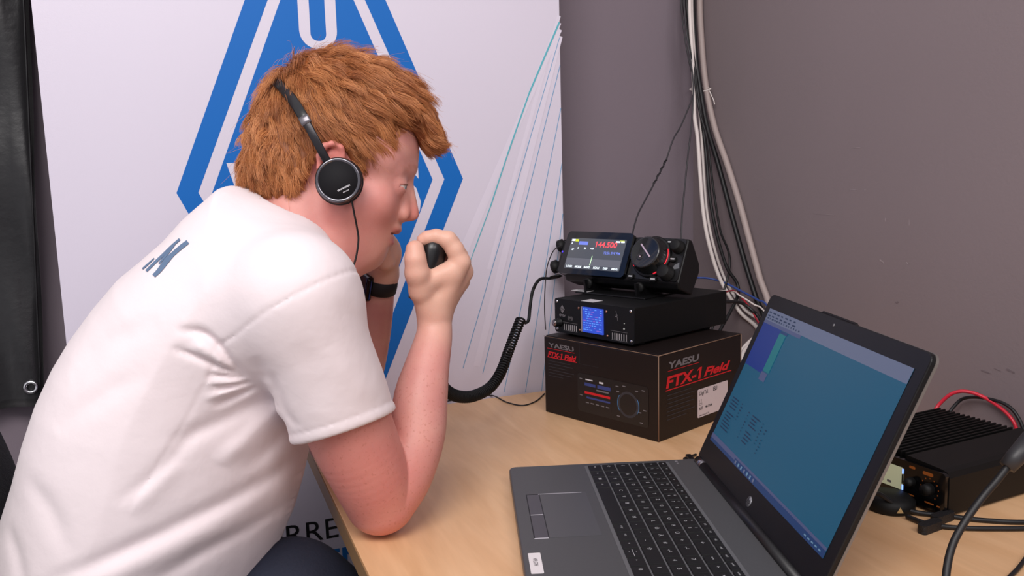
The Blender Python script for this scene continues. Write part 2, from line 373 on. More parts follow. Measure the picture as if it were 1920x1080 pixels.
for x0, x1, y, h, mi in ((.094, .118, .066, .005, 4), (.122, .150, .066, .006, 4), (.094, .149, .052, .004, 1), (.096, .112, .074, .002, 0), (.126, .135, .0735, .003, 0), (.098, .149, .044, .003, 4), (.120, .146, .0595, .0025, 5)):
    L.quad(x0, y - h / 2, x1, y + h / 2, .0004, mi, FL)
for k in range(5): L.quad(.096 + .011 * k, .0345, .103 + .011 * k, .0362, .0004, 5, FL)
circ = lambda cx, cy, r, n=28: [(cx + r * math.cos(2 * math.pi * k / n), cy + r * math.sin(2 * math.pi * k / n)) for k in range(n)]
L.prism(circ(.186, .048, .021), .0002, .0004, 2, FL); L.prism(circ(.186, .048, .017), .0004, .0005, 3, FL)
for s in (-1, 1):
    L.tube([tuple(xf(FL, (.186 + s * .0215 * math.cos(a), .048 + .0215 * math.sin(a), .0004))) for a in np.linspace(-.6, .6, 9)], .0005, 6, seg=5)
for x, y in ((.086, .074), (.086, .046), (.164, .074), (.178, .0765), (.203, .073), (.216, .076), (.219, .045), (.209, .040), (.166, .026), (.212, .024), (.165, .066)): L.quad(x - .003, y - .0008, x + .003, y + .0008, .0005, 5, FL)
L.build('printed_panel', mats_p, box)
L = MB()
L.text('YAESU', .0145, FRB @ TM((.064, .1155, 0)), 5, bold=.035, wd=.080, shear=.1); L.quad(.022, .1065, .103, .1073, .0001, 1, FRB)
L.text('FTX-1', .0245, FRB @ TM((.0645, .0895, .0001)), 1, bold=.035, shear=.15, wd=.094); L.text('Field', .0185, FRB @ TM((.1545, .0880, .0001)), 1, bold=.04, shear=.35, wd=.076)
L.quad(.017, .0765, .196, .0781, .0001, 1, FRB)
for k in range(7): L.quad(.020, .0685 - k * .0064, .020 + (.062, .074, .066, .070, .058, .072, .05)[k], .0698 - k * .0064, .0001, 2, FRB)
L.build('printed_side', mats_p, box)
L = MB(); L.text('Field', .014, TM((.19, .075, BH + .0016), (0, 0, 0)), 1, bold=.03, shear=.3, sx=1.4); L.build('printed_top', mats_p, box)
L = MB(); L.rbox(.100, .016, .185, .0625, .002, 0, .0003, 0, FRB)
for t, sz, x, y, b in (('DigiTal.', .0085, .104, .0545, .01), ('EU', .0095, .143, .056, .03), ('L 1', .006, .104, .0435, .01), ('C 1', .006, .104, .0375, .01), ('REF', .0065, .104, .0305, .02), ('40-110A', .0055, .121, .0308, .03), ('www.shop.at 20-25', .0034, .104, .0188, .01)):
    L.text(t, sz, FRB @ TM((x, y, .0005)), 1, bold=b, align='l')
tag(L.build('price_sticker', [mat('sticker_paper', rgb(205, 192, 196), .6), M_print_k], box), 'white paper sticker with dark print')

# ------------------------------------------------------------------ black metal unit with blue display
U0 = np.array([-.003, -.21, TH + BH + .0012 + .0045]); UW, UH, UD = .178, .0585, .250
MU = devframe(U0, 199.0)
un = thing('station_controller', U0, 'black metal case with small blue display, standing on the carton', 'electronic device', MU)
hw = UW / 2
mb = MB(); mb.box((-hw + .001, .003, .0), (hw - .001, UD, UH), bev=.0015); mb.build('case', M_blackm, un)
mb = MB(); mb.rbox(-hw, 0.0, hw, UH, .004, 0, .003, 0, AX((0, .003, 0), (1, 0, 0), (0, 0, 1), (0, -1, 0))); fix(mb.build('front_panel', mat('panel_black', rgb(14, 16, 19), .5, spec=.35), un))
def P(f, g): # fraction across the panel, fraction up
    return (-hw + f * UW, g * UH)
def screw(mb, x, z, r, M=FR, mi=0): mb.lathe([(r * .98, 0), (r, .0004), (r * .7, .0012), (0.0001, .0014)], mi, M @ TM((x, z, 0)), seg=14)
for x, z in (P(.032, .91), P(.965, .91), P(.968, .09), P(.035, .10)):
    mb = MB(); screw(mb, x, z, .0026); mb.build('screw', M_chrome, un)
M_cop = mat('copper_screw', rgb(190, 140, 120), .3, .9)
for x, z in (P(.325, .80), P(.675, .81), P(.335, .16), P(.685, .13)):
    mb = MB(); screw(mb, x, z, .0021); mb.build('display_screw', M_cop, un)
mb = MB(); a, b = P(.385, .14), P(.640, .86)
mb.box((a[0], -.0022, a[1]), (b[0], 0, b[1]), 0); mb.box((a[0] - .0035, -.0024, a[1]), (a[0] - .0015, 0, b[1]), 1)
sc = mb.build('display', [mat('lcd_blue', rgb(20, 40, 120), .3, emit=rgb(52, 82, 200), es=.85), mat('silver_bar', rgb(200, 190, 195), .35, .6)], un)
mb = MB(); rr = random.Random(3)
for k in range(10):
    z = b[1] - .003 - k * .0038; x = a[0] + .002
    while x < b[0] - .004:
        l = rr.uniform(.002, .007)
        if rr.random() < .75: mb.quad(x, z - .0008, min(x + l, b[0] - .002), z + .0006, .0024, 0 if rr.random() < .8 else 1, FR)
        x += l + .0015
mb.build('display_text', [mat('lcd_text', rgb(60, 120, 200), .3, emit=rgb(100, 150, 235), es=.8), mat('lcd_text2', rgb(100, 80, 160), .3, emit=rgb(120, 90, 190), es=.8)], sc)
k0 = P(.065, .30); mb = MB(); mb.lathe([(.0078, 0), (.0078, .002), (.0066, .003), (.0062, .0125), (.0055, .0135)], 0, FR @ TM((k0[0], k0[1], 0)), 28); mb.lathe([(.0052, .0134), (.005, .0142), (.0001, .0143)], 1, FR @ TM((k0[0], k0[1], 0)), 28)
mb.box((-.0004, -.0143, -.0002), (.0004, -.0138, .0058), 2, TM((k0[0] + .0, 0, k0[1]), (0, .9, 0)))
kn = mb.build('knob', [M_black, mat('knob_cap', rgb(150, 140, 145), .25, .9), M_white], un)
pm = [mat('bar_print', rgb(168, 165, 168), .6), M_print_g, M_print_w, mat('panel_ink', rgb(24, 26, 29), .5)]
for f0, f1, g0, g1 in ((.115, .305, .10, .27), (.735, .925, .07, .25)):
    mb = MB()
    for k in range(7):
        x = -hw + UW * (f0 + (f1 - f0) * (k + .5) / 7); mb.quad(x - .0009, g0 * UH, x + .0009, g1 * UH, .0004, 0, FR)
    mb.quad(-hw + UW * f0, g0 * UH - .0012, -hw + UW * f1, g0 * UH - .0006, .0004, 1, FR)
    mb.quad(-hw + UW * (f0 - .01), g1 * UH + .003, -hw + UW * f1, g1 * UH + .0035, .0004, 1, FR)
    mb.build('vent_bars', pm, un)
mb = MB(); x, z = P(.105, .70); mb.add([(x - .006, -.0004, z), (x, -.0004, z - .0075), (x + .006, -.0004, z), (x, -.0004, z + .0075)], [(0, 1, 2, 3)], 1)
mb.text('ÖV', .006, FR @ TM((x, z, .0006)), 3, bold=.02); mb.text('ÖVSV', .0055, FR @ TM((x, z - .0105, .0004)), 1, bold=.04, sx=1.1); mb.build('logo_print', pm, un)
mb = MB(); x, z = P(.21, .46); mb.text('((•))', .0075, FR @ TM((x, z, .0004)), 1, bold=.02); mb.build('radio_symbol', pm, un)
mb = MB(); x, z = P(.80, .73); mb.add([(x - .0018, -.0004, z + .008), (x - .0010, -.0004, z + .008), (x + .0030, -.0004, z - .008), (x + .0022, -.0004, z - .008)], [(0, 1, 2, 3)], 1)
mb.quad(x - .0035, z - .0015, x + .0015, z - .0005, .0004, 1, FR); mb.quad(x - .002, z + .001, x + .003, z + .002, .0004, 1, FR); mb.build('antenna_symbol', pm, un)
x, z = P(.885, .40); mb = MB(); screw(mb, x, z, .0018); mb.build('led', mat('led_off', rgb(160, 165, 160), .3), un)
x, z = P(.89, .55); mb = MB(); screw(mb, x, z, .0010); mb.build('led', MATS['led_off'], un)
mb = MB(); mb.box((-.030, .004, UH), (-.002, .028, UH + .0003), 0); mb.build('white_label', mat('label_white', rgb(206, 202, 204), .5), un)
for sx in (-1, 1):
    for yy in (.03, UD - .045):
        MB().lathe([(.008, 0), (.009, .0045)], M=TM((sx * (hw - .014), yy, -.0045)), seg=20).build('rubber_foot', M_rubber, un)

# ------------------------------------------------------------------ transceiver on its stand
R0 = np.array([.074, -.152, .969]); RWD, RH, RD = .252, .0765, .050
MR = devframe(R0, 204.0, 25.1); h = RWD / 2
ra = thing('radio_transceiver', R0, 'black radio transceiver with colour screen and big dial, topmost of the stack', 'radio', MR)
prof = [(0, 0), (0, RH), (.012, RH + .002), (RD, RH * .66), (RD + .006, RH * .5), (RD, -.006), (.010, -.010)]
mb = MB(); S = AX((0, 0, 0), (0, 1, 0), (0, 0, 1), (1, 0, 0)); mb.prism(prof, -h + .006, h, 0, S)
body = fix(mb.build('body', M_black, ra)); bv = body.modifiers.new('b', 'BEVEL'); bv.width = .004; bv.segments = 3; bv.limit_method = 'ANGLE'; bv.angle_limit = .5
mb = MB(); mb.rbox(-h, -.002, .022, RH + .003, .008, 0, .010, 0, FR)
fix(mb.build('screen_bezel', M_blackg, ra))
mb = MB(); mb.rbox(.024, 0.001, h - .002, RH - .001, .006, 0, .002, 0, FR); fix(mb.build('control_panel', mat('panel_dark', rgb(15, 15, 17), .35), ra))
SX0, SX1, SZ0, SZ1 = -.1135, .0105, .008, .0665; zz = .0104
mb = MB(); mb.rbox(SX0, SZ0, SX1, SZ1, .002, .0100, zz, 0, FR)
scr = mb.build('screen', mat('radio_screen', rgb(40, 42, 46), .2, emit=rgb(96, 98, 106), es=.60), ra)
mb = MB(); z1 = zz + .0003
E_ = lambda n, c, s=.9: mat('glow_' + n, c, .4, emit=c, es=s)
ms = [E_('white', rgb(205, 215, 220)), E_('red', rgb(200, 70, 80)), E_('blue', rgb(95, 110, 190)), E_('yellow', rgb(175, 185, 40)), E_('green', rgb(200, 255, 190)), E_('grey', rgb(84, 86, 94), .7)]
mb.quad(SX0 + .002, SZ1 - .006, SX0 + .010, SZ1 - .002, z1, 0, FR); mb.quad(SX0 + .0105, SZ1 - .0065, SX0 + .018, SZ1 - .002, z1, 3, FR)
mb.quad(SX0 + .020, SZ1 - .0125, SX0 + .041, SZ1 - .006, z1, 2, FR); mb.text('144.500', .0145, FR @ TM((SX0 + .082, SZ1 - .0105, z1)), 1, bold=.03, sx=1.05)
mb.text('A', .005, FR @ TM((SX0 + .004, SZ1 - .010, z1)), 0, bold=.03)
mb.quad(SX1 - .022, SZ1 - .006, SX1 - .013, SZ1 - .003, z1, 0, FR); mb.quad(SX1 - .011, SZ1 - .006, SX1 - .003, SZ1 - .003, z1, 0, FR); mb.quad(SX1 - .014, SZ1 - .003, SX1 - .004, SZ1 - .0018, z1, 3, FR)
mb.text('12.5k 5W FM', .0065, FR @ TM((SX1 - .025, SZ1 - .026, z1)), 2, bold=.03)
for k, (x, t) in enumerate(((.009, 'AF'), (.021, '5'), (.037, '20'), (.053, '+60'))): mb.text(t, .0048, FR @ TM((SX0 + x, SZ1 - .022 + .003 * (k > 0), z1)), 0, bold=.04)
mb.quad(SX0 + .001, SZ0 + .007, SX1 - .001, SZ0 + .020, z1 - .0001, 5, FR)
mb.add([(SX0 + .0585, 0, 0)] * 0 or [(SX0 + .0570, SZ0 + .008, z1), (SX0 + .0586, SZ0 + .008, z1), (SX0 + .0584, SZ0 + .026, z1), (SX0 + .0576, SZ0 + .026, z1)], [(0, 1, 2, 3)], 4, FR)
for k, t in enumerate(('LOCK', 'MODE', 'BAND', 'SCAN', 'DISP', 'MENU')): mb.text(t, .0052, FR @ TM((SX0 + .012 + k * .0205, SZ0 + .004, z1)), 0, bold=.05)
mb.build('screen_readout', ms, scr)
# big dial
kx, kz = .0655, .0405; K = FR @ TM((kx, kz, .002))
mb = MB(); mb.lathe([(.0365, 0), (.0365, .004), (.034, .005)], 0, K, 48); mb.build('dial_base', M_black, ra)
gl = mat('ring_red', rgb(150, 20, 30), .4, emit=rgb(235, 40, 60), es=.8)
for a0, a1_, r_ in ((-1.15, .42, .0010), (3.25, 3.75, .0012)):
    tag(MB().tube([tuple(xf(K, (.0338 * math.cos(a), .0338 * math.sin(a), .0065))) for a in np.linspace(a0, a1_, 20)], r_, 0, 6).build('glow_ring', gl, ra), 'red lit arc around the dial')
mb = MB(); mb.lathe([(.0325, .004), (.0325, .009), (.0285, .010), (.0280, .024), (.0265, .026), (.0250, .0255), (.0001, .0250)], 0, K, 72, ripple=(.02, .0095, .0245))
dial = mb.build('dial', mat('dial_black', rgb(17, 18, 19), .25, coat=.4), ra)
mb = MB(); mb.box((-.0160, -.0013, .0252), (.0160, .0013, .0262), 0, K @ TM((.001, .003, 0), (0, 0, -.75)), bev=.0004); mb.lathe([(.006, .0252), (.0055, .0256), (.0001, .0240)], 1, K @ TM((-.007, -.009, 0))); mb.lathe([(.0012, .0255), (.001, .0262)], 0, K @ TM((-.007, -.008, 0)))
mb.build('dial_marker', [mat('marker_pink', rgb(225, 200, 212), .25, .6), M_blackg], dial)
for x, z, r, l in ((.1120, .0600, .0115, .014), (.1030, .0130, .0135, .017)):
    mb = MB(); mb.lathe([(r, 0), (r, .003), (r * .86, .004), (r * .82, l), (r * .7, l + .001), (.0001, l + .0012)], 0, FR @ TM((x, z, .002)), 36, ripple=(.04, .004, l)); mb.build('side_knob', M_rubber, ra)
for x, z, w_, t in ((.0945, .0680, .008, 'FAST'), (.1075, .0385, .008, 'CLAR'), (.0330, .0035, .008, 'BACK'), (.0790, .0015, .009, 'FUNC')):
    mb = MB(); mb.rbox(x - w_ * .75, z - .0045, x + w_ * .75, z + .0045, .003, .002, .0055, 0, FR); mb.rbox(x - w_ * .5, z - .0011, x + w_ * .5, z + .0011, .0008, .0055, .0058, 1, FR)
    fix(mb.build('button', [M_rubber, mat('button_mark', rgb(195, 195, 198), .5)], ra))
mb = MB(); mb.add([(.108, .020, .0022), (.122, .024, .0022), (.120, .034, .0022), (.112, .029, .0022)], [(0, 1, 2, 3)], 0, FR); mb.build('silver_patch', mat('silver_paint', rgb(120, 122, 124), .3, .5), ra)
# left end: two stacked knobs and jack
mb = MB(); mb.box((-h - .012, -.004, .002), (-h + .01, .030, .064), bev=.004); mb.build('end_block', M_black, ra)
for z, r in ((.060, .0115), (.018, .0120)):
    mb = MB(); mb.lathe([(r * .7, 0), (r * .7, .005), (r, .006), (r * .95, .017), (r * .6, .020), (.0001, .0205)], 0, AX((-h - .010, .006, z), (0, 1, 0), (0, 0, 1), (-1, 0, 0)) @ TM((0, 0, 0), (.5, -.4, 0)), 30, ripple=(.05, .006, .017)); mb.build('side_knob', M_rubber, ra)
mb = MB(); mb.lathe([(.0016, 0), (.0016, .0012)], 0, FR @ TM((-h - .006, .041, .004)), 12); tag(mb.build('indicator', mat('led_blue', rgb(40, 30, 200), .3, emit=rgb(70, 50, 255), es=2.2), ra), 'blue indicator light')
mb = MB(); mb.lathe([(.006, -.004), (.007, .012), (.0045, .022)], 0, AX((-h - .008, .004, -.004), (1, 0, 0), (0, 1, 0), (-.75, -.1, -.35)), 20); mb.build('microphone_plug', M_rubber, ra)
# stand (upright in the room)
st = thing('radio_stand', (0, 0, 0), 'black bracket stand holding the radio above the metal case', 'stand', devframe((.0955, -.142, TH + BH + .0057 + UH), 204.0))
mb = MB(); mb.box((-.075, -.045, .0), (.075, .05, .003), bev=.001); mb.build('base_plate', M_black, st)
for s in (-1, 1):
    mb = MB(); mb.prism([(-.040, .003), (.035, .003), (.035, .014), (.012, .014), (-.026, .024), (-.044, .026)], s * .055 - .002, s * .055 + .002, 0, AX((0, 0, 0), (0, 1, 0), (0, 0, 1), (1, 0, 0))); mb.build('bracket_arm', M_black, st)
    mb = MB(); mb.lathe([(.009, 0), (.009, .004), (.006, .006)], 0, AX((s * .055, -.030, .018), (1, 0, 0), (0, 0, 1), (0, -1, 0)), 24); mb.build('clamp_knob', M_rubber, st)
mb = MB(); mb.box((-.088, -.040, .0031), (-.050, -.022, .0035)); mb.text('S/N 0042', .006, TM((-.069, -.031, .0037)), 1); mb.build('serial_label', [MATS['label_white'], M_print_k], st)

# ------------------------------------------------------------------ amplifier with cooling fins at the right
A0 = np.array([.177, -.649, TH + .004]); AW, AH, AD = .173, .052, .214
am = thing('mobile_radio', A0, 'black finned mobile radio with lit display behind the laptop lid', 'radio', devframe(A0, 183.7)); h = AW / 2
prof = [(-h, 0), (h, 0), (h, AH - .008), (h - .003, AH - .002), (h - .010, AH), (.030, AH + .003), (.026, AH - .008), (-h, AH - .012)]
mb = MB(); mb.prism(prof, -AD, 0, 0, AX((0, 0, 0), (1, 0, 0), (0, 0, 1), (0, -1, 0))); fix(mb.build('body', mat('cast_black', rgb(11, 10, 10), .5, spec=.3), am))
mb = MB()
for k in range(15):
    x = -h + .003 + k * .0075; mb.box((x, .006, AH - .014), (x + .0026, AD - .004, AH + .003), bev=.0006)
mb.build('cooling_fins', mat('fin_black', rgb(8, 8, 8), .5, spec=.3), am)
mb = MB(); mb.rbox(-h + .001, .001, h - .001, AH - .002, .005, 0, .006, 0, FR); fix(mb.build('front_panel', M_blackg, am))
mb = MB(); mb.rbox(-.050, .012, .0300, .040, .002, .006, .0066, 0, FR); mb.quad(.0290, .033, .0310, .039, .0068, 1, FR); mb.quad(.0290, .0125, .0310, .019, .0068, 1, FR)
mb.add([(.0285, .020, .0068), (.0302, .020, .0068), (.0302, .032, .0068), (.0285, .032, .0068)], [(0, 1, 2, 3)], 2, FR)
for k in range(5): mb.quad(-.036 + .011 * k, .016, -.030 + .011 * k, .019, .0068, 3, FR)
mb.build('display', [mat('lcd_cream', rgb(150, 150, 125), .4, emit=rgb(150, 150, 122), es=.65), mat('lcd_glow', rgb(120, 150, 255), .4, emit=rgb(120, 160, 255), es=2.0), M_black, M_print_g], am)
mb = MB(); og = rgb(165, 88, 30)
for x, z, w_, g_ in ((.042, .0445, .008, .0032), (.0630, .0432, .0135, .0042), (.042, .010, .008, .0013), (.066, .0085, .012, .0016), (.078, .0085, .004, .0016)): mb.rbox(x - w_ / 2, z - g_ / 2, x + w_ / 2, z + g_ / 2, g_ * .4, .006, .0063, 0, FR)
for k in range(9):
    a = math.radians(-50 + 28 * k); mb.quad(.066 + .0115 * math.cos(a) - .0006, .026 + .0125 * math.sin(a) - .0008, .066 + .0115 * math.cos(a) + .0006, .026 + .0125 * math.sin(a) + .0008, .0063, 0, FR)
mb.build('lit_label', mat('orange_label', rgb(120, 62, 22), .5, emit=og, es=.16), am)
for x, z, r in ((.0425, .027, .0055), (.066, .026, .0072)):
    mb = MB(); mb.lathe([(r, 0), (r * .9, .010), (.0001, .011)], 0, FR @ TM((x, z, .006)), 26); mb.build('knob', M_rubber, am)
for sx in (-1, 1):
    for yy in (.02, AD - .02): MB().lathe([(.006, -.004), (.007, .0005)], M=TM((sx * (h - .012), yy, 0)), seg=16).build('rubber_foot', M_rubber, am)
P0 = onz(1668, 952, TH); 
pk = thing('speaker_puck', P0, 'small round black base with a yellowish triangle, left of the finned radio', 'speaker')
MB().lathe([(.026, 0), (.028, .003), (.028, .012), (.022, .017), (.0001, .018)], seg=40).build('housing', M_rubber, pk)
MB().prism([(-.004, -.003), (.004, -.003), (0, .004)], 0, .0004, M=TM((-.012, -.0262, .0085), (math.pi / 2, 0, -.42))).build('triangle_mark', mat('yellow_mark', rgb(190, 160, 110), .6), pk)
# ------------------------------------------------------------------ laptop
L0 = np.array([.00788, -.48513, TH]); uX = (-.32062, -.94721, 0); uY = (.94721, -.32062, 0)
lap = thing('laptop', L0, 'open grey laptop with black keys and teal screen on the table', 'laptop', AX(L0, uX, uY, (0, 0, 1)))
LW, LD, ZT = .380, .254, .0200
M_lap = mat('laptop_grey', rgb(84, 84, 86), .45, .25, noise=(300, .03, 2)); M_lid = mat('lid_bezel', rgb(15, 14, 16), .42, spec=.35)
M_lap2 = mat('laptop_dark', rgb(62, 62, 68), .45, .3)
mb = MB(); mb.rbox(0, -LD, LW, .004, .010, .0055, ZT, 0); b = fix(mb.build('base', M_lap, lap)); bv = b.modifiers.new('b', 'BEVEL'); bv.width = .0022; bv.segments = 3; bv.limit_method = 'ANGLE'; bv.angle_limit = .7
mb = MB(); mb.rbox(.004, -LD + .006, LW - .004, 0, .012, .0030, .0058, 0); fix(mb.build('bottom_cover', M_black, lap))
for x in (.03, LW - .03):
    for y in (-.03, -LD + .03): MB().box((x - .014, y - .004, 0), (x + .014, y + .004, .0032), bev=.001).build('rubber_foot', M_rubber, lap)
mb = MB(); mb.rbox(.0105, -.1535, .3585, -.0395, .003, ZT, ZT + .0004, 0); kb = mb.build('keyboard_tray', mat('tray_grey', rgb(104, 104, 107), .5, .2), lap)
M_key = mat('key_black', rgb(17, 17, 18), .5); M_leg2 = mat('key_legend', rgb(168, 168, 170), .6)
rowY = [-.1501, -.1311, -.1125, -.0935, -.0745, -.0550, -.0430]
x0 = .0135; U = .0187
rows = [
 [('strg', 1.25), ('fn', 1), ('WIN', 1), ('alt', 1), ('', 5.55), ('alt gr', 1.05), ('strg', 1.05), ('◂', 1), ('ARR', 1), ('▸', 1), ('0', 2), (',', 1)],
 [('⇧', 1.25), ('<', 1), ('Y', 1), ('X', 1), ('C', 1), ('V', 1), ('B', 1), ('N', 1), ('M', 1), (',', 1), ('.', 1), ('-', 1), ('⇧', 2.05), ('1', 1), ('2', 1), ('3', 1)],
 [('⇩', 1.75), ('A', 1), ('S', 1), ('D', 1), ('F', 1), ('G', 1), ('H', 1), ('J', 1), ('K', 1), ('L', 1), ('Ö', 1), ('Ä', 1), ('#', 1), ('↵', 1.15), ('4', 1), ('5', 1), ('6', 1), ('+', 1)],
 [('tab', 1.5), ('Q', 1), ('W', 1), ('E', 1), ('R', 1), ('T', 1), ('Z', 1), ('U', 1), ('I', 1), ('O', 1), ('P', 1), ('Ü', 1), ('+', 1), ('↵', 1.4), ('7', 1), ('8', 1), ('9', 1), ('-', 1)],
 [('^', 1), ('1 !', 1), ('2 "', 1), ('3 §', 1), ('4 $', 1), ('5 %', 1), ('6 &', 1), ('7 /', 1), ('8 (', 1), ('9 )', 1), ('0 =', 1), ('ß ?', 1), ('´', 1), ('←', 1.9), ('num', 1), ('÷', 1), ('×', 1), ('-', 1)],
 [('esc', 1)] + [('f%d' % k, 1) for k in range(1, 13)] + [('entf', .95), ('einf', .95), ('pos1', 1), ('ende', 1), ('druck', 1)],
]
for r, row in enumerate(rows):
    tot = sum(k[1] for k in row); sc_ = (.3555 - x0) / tot; x = x0; ya, yb = rowY[r] + .0008, rowY[r + 1] - .0012
    for t, w_ in row:
        xa, xb = x + .0009, x + w_ * sc_ - .0009; x += w_ * sc_
        mb = MB(); z0, z1 = ZT + .0004, ZT + .0022
        V = [(xa, ya, z0), (xb, ya, z0), (xb, yb, z0), (xa, yb, z0), (xa + .0005, ya + .0005, z1), (xb - .0005, ya + .0005, z1), (xb - .0005, yb - .0005, z1), (xa + .0005, yb - .0005, z1)]
        mb.add(V, [(0, 1, 5, 4), (1, 2, 6, 5), (2, 3, 7, 6), (3, 0, 4, 7), (4, 5, 6, 7)])
        cx, cy = xa + .0065, (ya + yb) / 2
        if t == 'ARR':
            mb.text('▴', .004, TM((cx, cy + .004, z1 + .0002)), 1); mb.text('▾', .004, TM((cx, cy - .004, z1 + .0002)), 1)
            mb.quad(xa + .0005, cy - .0003, xb - .0005, cy + .0003, z1 + .0001, 1)
        elif t == 'WIN': mb.rbox(cx - .0022, cy - .002, cx + .0022, cy + .002, .0005, z1, z1 + .0001, 1)
        elif t and (' ' in t and r == 4):
            a, c = t.split(' '); mb.text(a, .0050, TM((cx - .0012, cy - .003, z1 + .0002)), 1, bold=.01); mb.text(c, .0045, TM((cx - .0012, cy + .004, z1 + .0002)), 1)
        elif t: mb.text(t, .0062 if len(t) == 1 else .0034, TM((cx, cy, z1 + .0002)), 1, bold=.01)
        mb.build('key', [M_key, M_leg2], kb)
# touchpad
M_pad = mat('pad_grey', rgb(88, 88, 91), .4, .25)
mb = MB(); mb.box((.1005, -.2218, ZT), (.2215, -.165, ZT + .0003)); mb.build('touchpad', M_pad, lap)
for xa, xb in ((.1015, .1605), (.1615, .2200)): MB().box((xa, -.2375, ZT), (xb, -.2228, ZT + .0005), bev=.0002).build('touchpad_button', mat('pad_button', rgb(84, 82, 88), .4, .3), lap)
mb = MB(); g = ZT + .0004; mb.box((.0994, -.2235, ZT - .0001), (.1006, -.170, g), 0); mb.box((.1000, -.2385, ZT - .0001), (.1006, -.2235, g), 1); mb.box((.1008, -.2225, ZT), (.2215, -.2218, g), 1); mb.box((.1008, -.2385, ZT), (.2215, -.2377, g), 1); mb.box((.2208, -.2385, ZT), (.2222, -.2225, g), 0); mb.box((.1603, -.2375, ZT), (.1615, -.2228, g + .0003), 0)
mb.build('touchpad_rim', [mat('rim_highlight', rgb(196, 193, 200), .3, .1), mat('rim_dark', rgb(30, 28, 32), .6)], lap)  # pale non-metal strips: highlights of the chrome rim painted in as colour
mb = MB(); mb.rbox(.2552, -.2478, .2988, -.2350, .001, ZT, ZT + .0004, 0); mb.text('VFLGW', .0062, TM((.2755, -.2414, ZT + .0006)), 1, bold=.02, sx=.8)
tag(mb.build('name_sticker', [M_white, M_print_g], lap), 'small white sticker on the palm rest')
mb = MB(); mb.box((.006, -.030, ZT), (.0105, -.0265, ZT + .0003)); mb.box((.0145, -.0295, ZT), (.017, -.027, ZT + .0003)); mb.build('power_mark', M_print_g, lap)
# lid
th = math.radians(24.37)
ML = np.array(Matrix(AX((0, 0, .018), (1, 0, 0), (0, math.sin(th), math.cos(th)), (0, -math.cos(th), math.sin(th))).tolist()))
mb = MB(); mb.rbox(.002, .004, .378, .2475, .010, -.0055, 0, 0, ML)
mb.prism([(.150, .2470), (.235, .2470), (.229, .2497), (.156, .2497)], -.0055, 0, 0, ML)
lid = fix(mb.build('screen_lid', M_lid, lap)); bv = lid.modifiers.new('b', 'BEVEL'); bv.width = .0012; bv.segments = 2; bv.limit_method = 'ANGLE'; bv.angle_limit = .7
mb = MB(); mb.rbox(.0015, .004, .3785, .2480, .0105, -.0075, -.0050, 0, ML); fix(mb.build('lid_cover', mat('lid_silver', rgb(128, 122, 118), .4, .5), lid))
sx0, sx1, sy0, sy1 = .0185, .3615, .0375, .2290
EM = .40
M_teal = mat('screen_teal', rgb(8, 24, 34), .38, emit=rgb(30, 112, 150), es=EM)
cols = [M_teal, mat('screen_strip', rgb(40, 44, 54), .38, emit=rgb(128, 138, 172), es=EM), mat('screen_blue', rgb(10, 20, 50), .38, emit=rgb(24, 62, 160), es=EM),
        mat('screen_cyan', rgb(10, 50, 56), .38, emit=rgb(28, 138, 150), es=EM), mat('screen_grey', rgb(40, 40, 60), .38, emit=rgb(92, 105, 150), es=EM),
        mat('screen_task', rgb(16, 30, 60), .38, emit=rgb(34, 72, 125), es=EM), mat('screen_ink', rgb(14, 30, 50), .38, emit=rgb(22, 50, 85), es=EM), mat('screen_bright', rgb(60, 70, 80), .38, emit=rgb(125, 170, 205), es=EM)]
mb = MB(); e = .0003
mb.quad(sx0, sy0, sx1, sy1, e, 0, ML); mb.quad(sx0, sy1 - .0155, sx1, sy1, 2 * e, 1, ML)
mb.quad(sx0, sy1 - .0200, sx0 + .115, sy1 - .0155, 2 * e, 4, ML)
mb.quad(sx0, .150, .078, sy1 - .0200, 2 * e, 2, ML); mb.quad(.078, .1545, .097, .2050, 3 * e, 3, ML); mb.quad(.0800, .2050, .100, .2085, 3 * e, 5, ML); mb.quad(.0765, .1420, .095, .1530, 3 * e, 4, ML)
mb.quad(sx0, sy0, sx1, sy0 + .0075, 2 * e, 5, ML); mb.quad(sx0, sy0 + .0045, .112, sy0 + .0105, 3 * e, 4, ML); mb.quad(.112, sy0 + .0075, sx1, sy0 + .0105, 3 * e, 4, ML)
sr = mb.build('display', cols, lid)
mb = MB(); rr = random.Random(11)
for k in range(14):
    y = sy1 - .0045 - (k % 2) * .0045; x = sx0 + .004 + (k // 2) * .013; mb.quad(x, y - .0009, x + rr.uniform(.005, .010), y + .0009, 3 * e, 6, ML)
mb.build('menu_text', cols, sr); mb = MB()
for k in range(14):
    x = sx0 + .006 + k * .0075; mb.quad(x, sy1 - .0135, x + rr.uniform(.002, .005), sy1 - .0115, 3 * e, 6, ML)
mb.build('toolbar_icons', cols, sr)
for c_, x, wd in ((0, .030, .030), (1, .064, .006), (2, .092, .004), (3, .106, .026), (4, .140, .004), (5, .152, .005)):
    mb = MB(); n = (11, 6, 9, 9, 8, 9)[c_]
    for k in range(n):
        y = .1035 - k * .0042 - (.0 if c_ < 2 else .003) ; l = wd * rr.uniform(.55, 1.0) if wd > .01 else wd * rr.uniform(.4, 1)
        if y > .056 and rr.random() < .93: mb.quad(x, y - .0008, x + l, y + .0008, 3 * e, 6, ML)
    mb.build('list_column', cols, sr)
mb = MB()
for k in range(7): mb.quad(.116 + k * .010, sy0 + .0018, .120 + k * .010, sy0 + .0058, 4 * e, 7 if k % 3 else 1, ML)
mb.build('taskbar_icons', cols, sr); mb = MB()
for k in range(5): mb.quad(.318 + k * .008, sy0 + .003, .3225 + k * .008, sy0 + .0045, 4 * e, 7, ML)
mb.build('tray_icons', cols, sr)
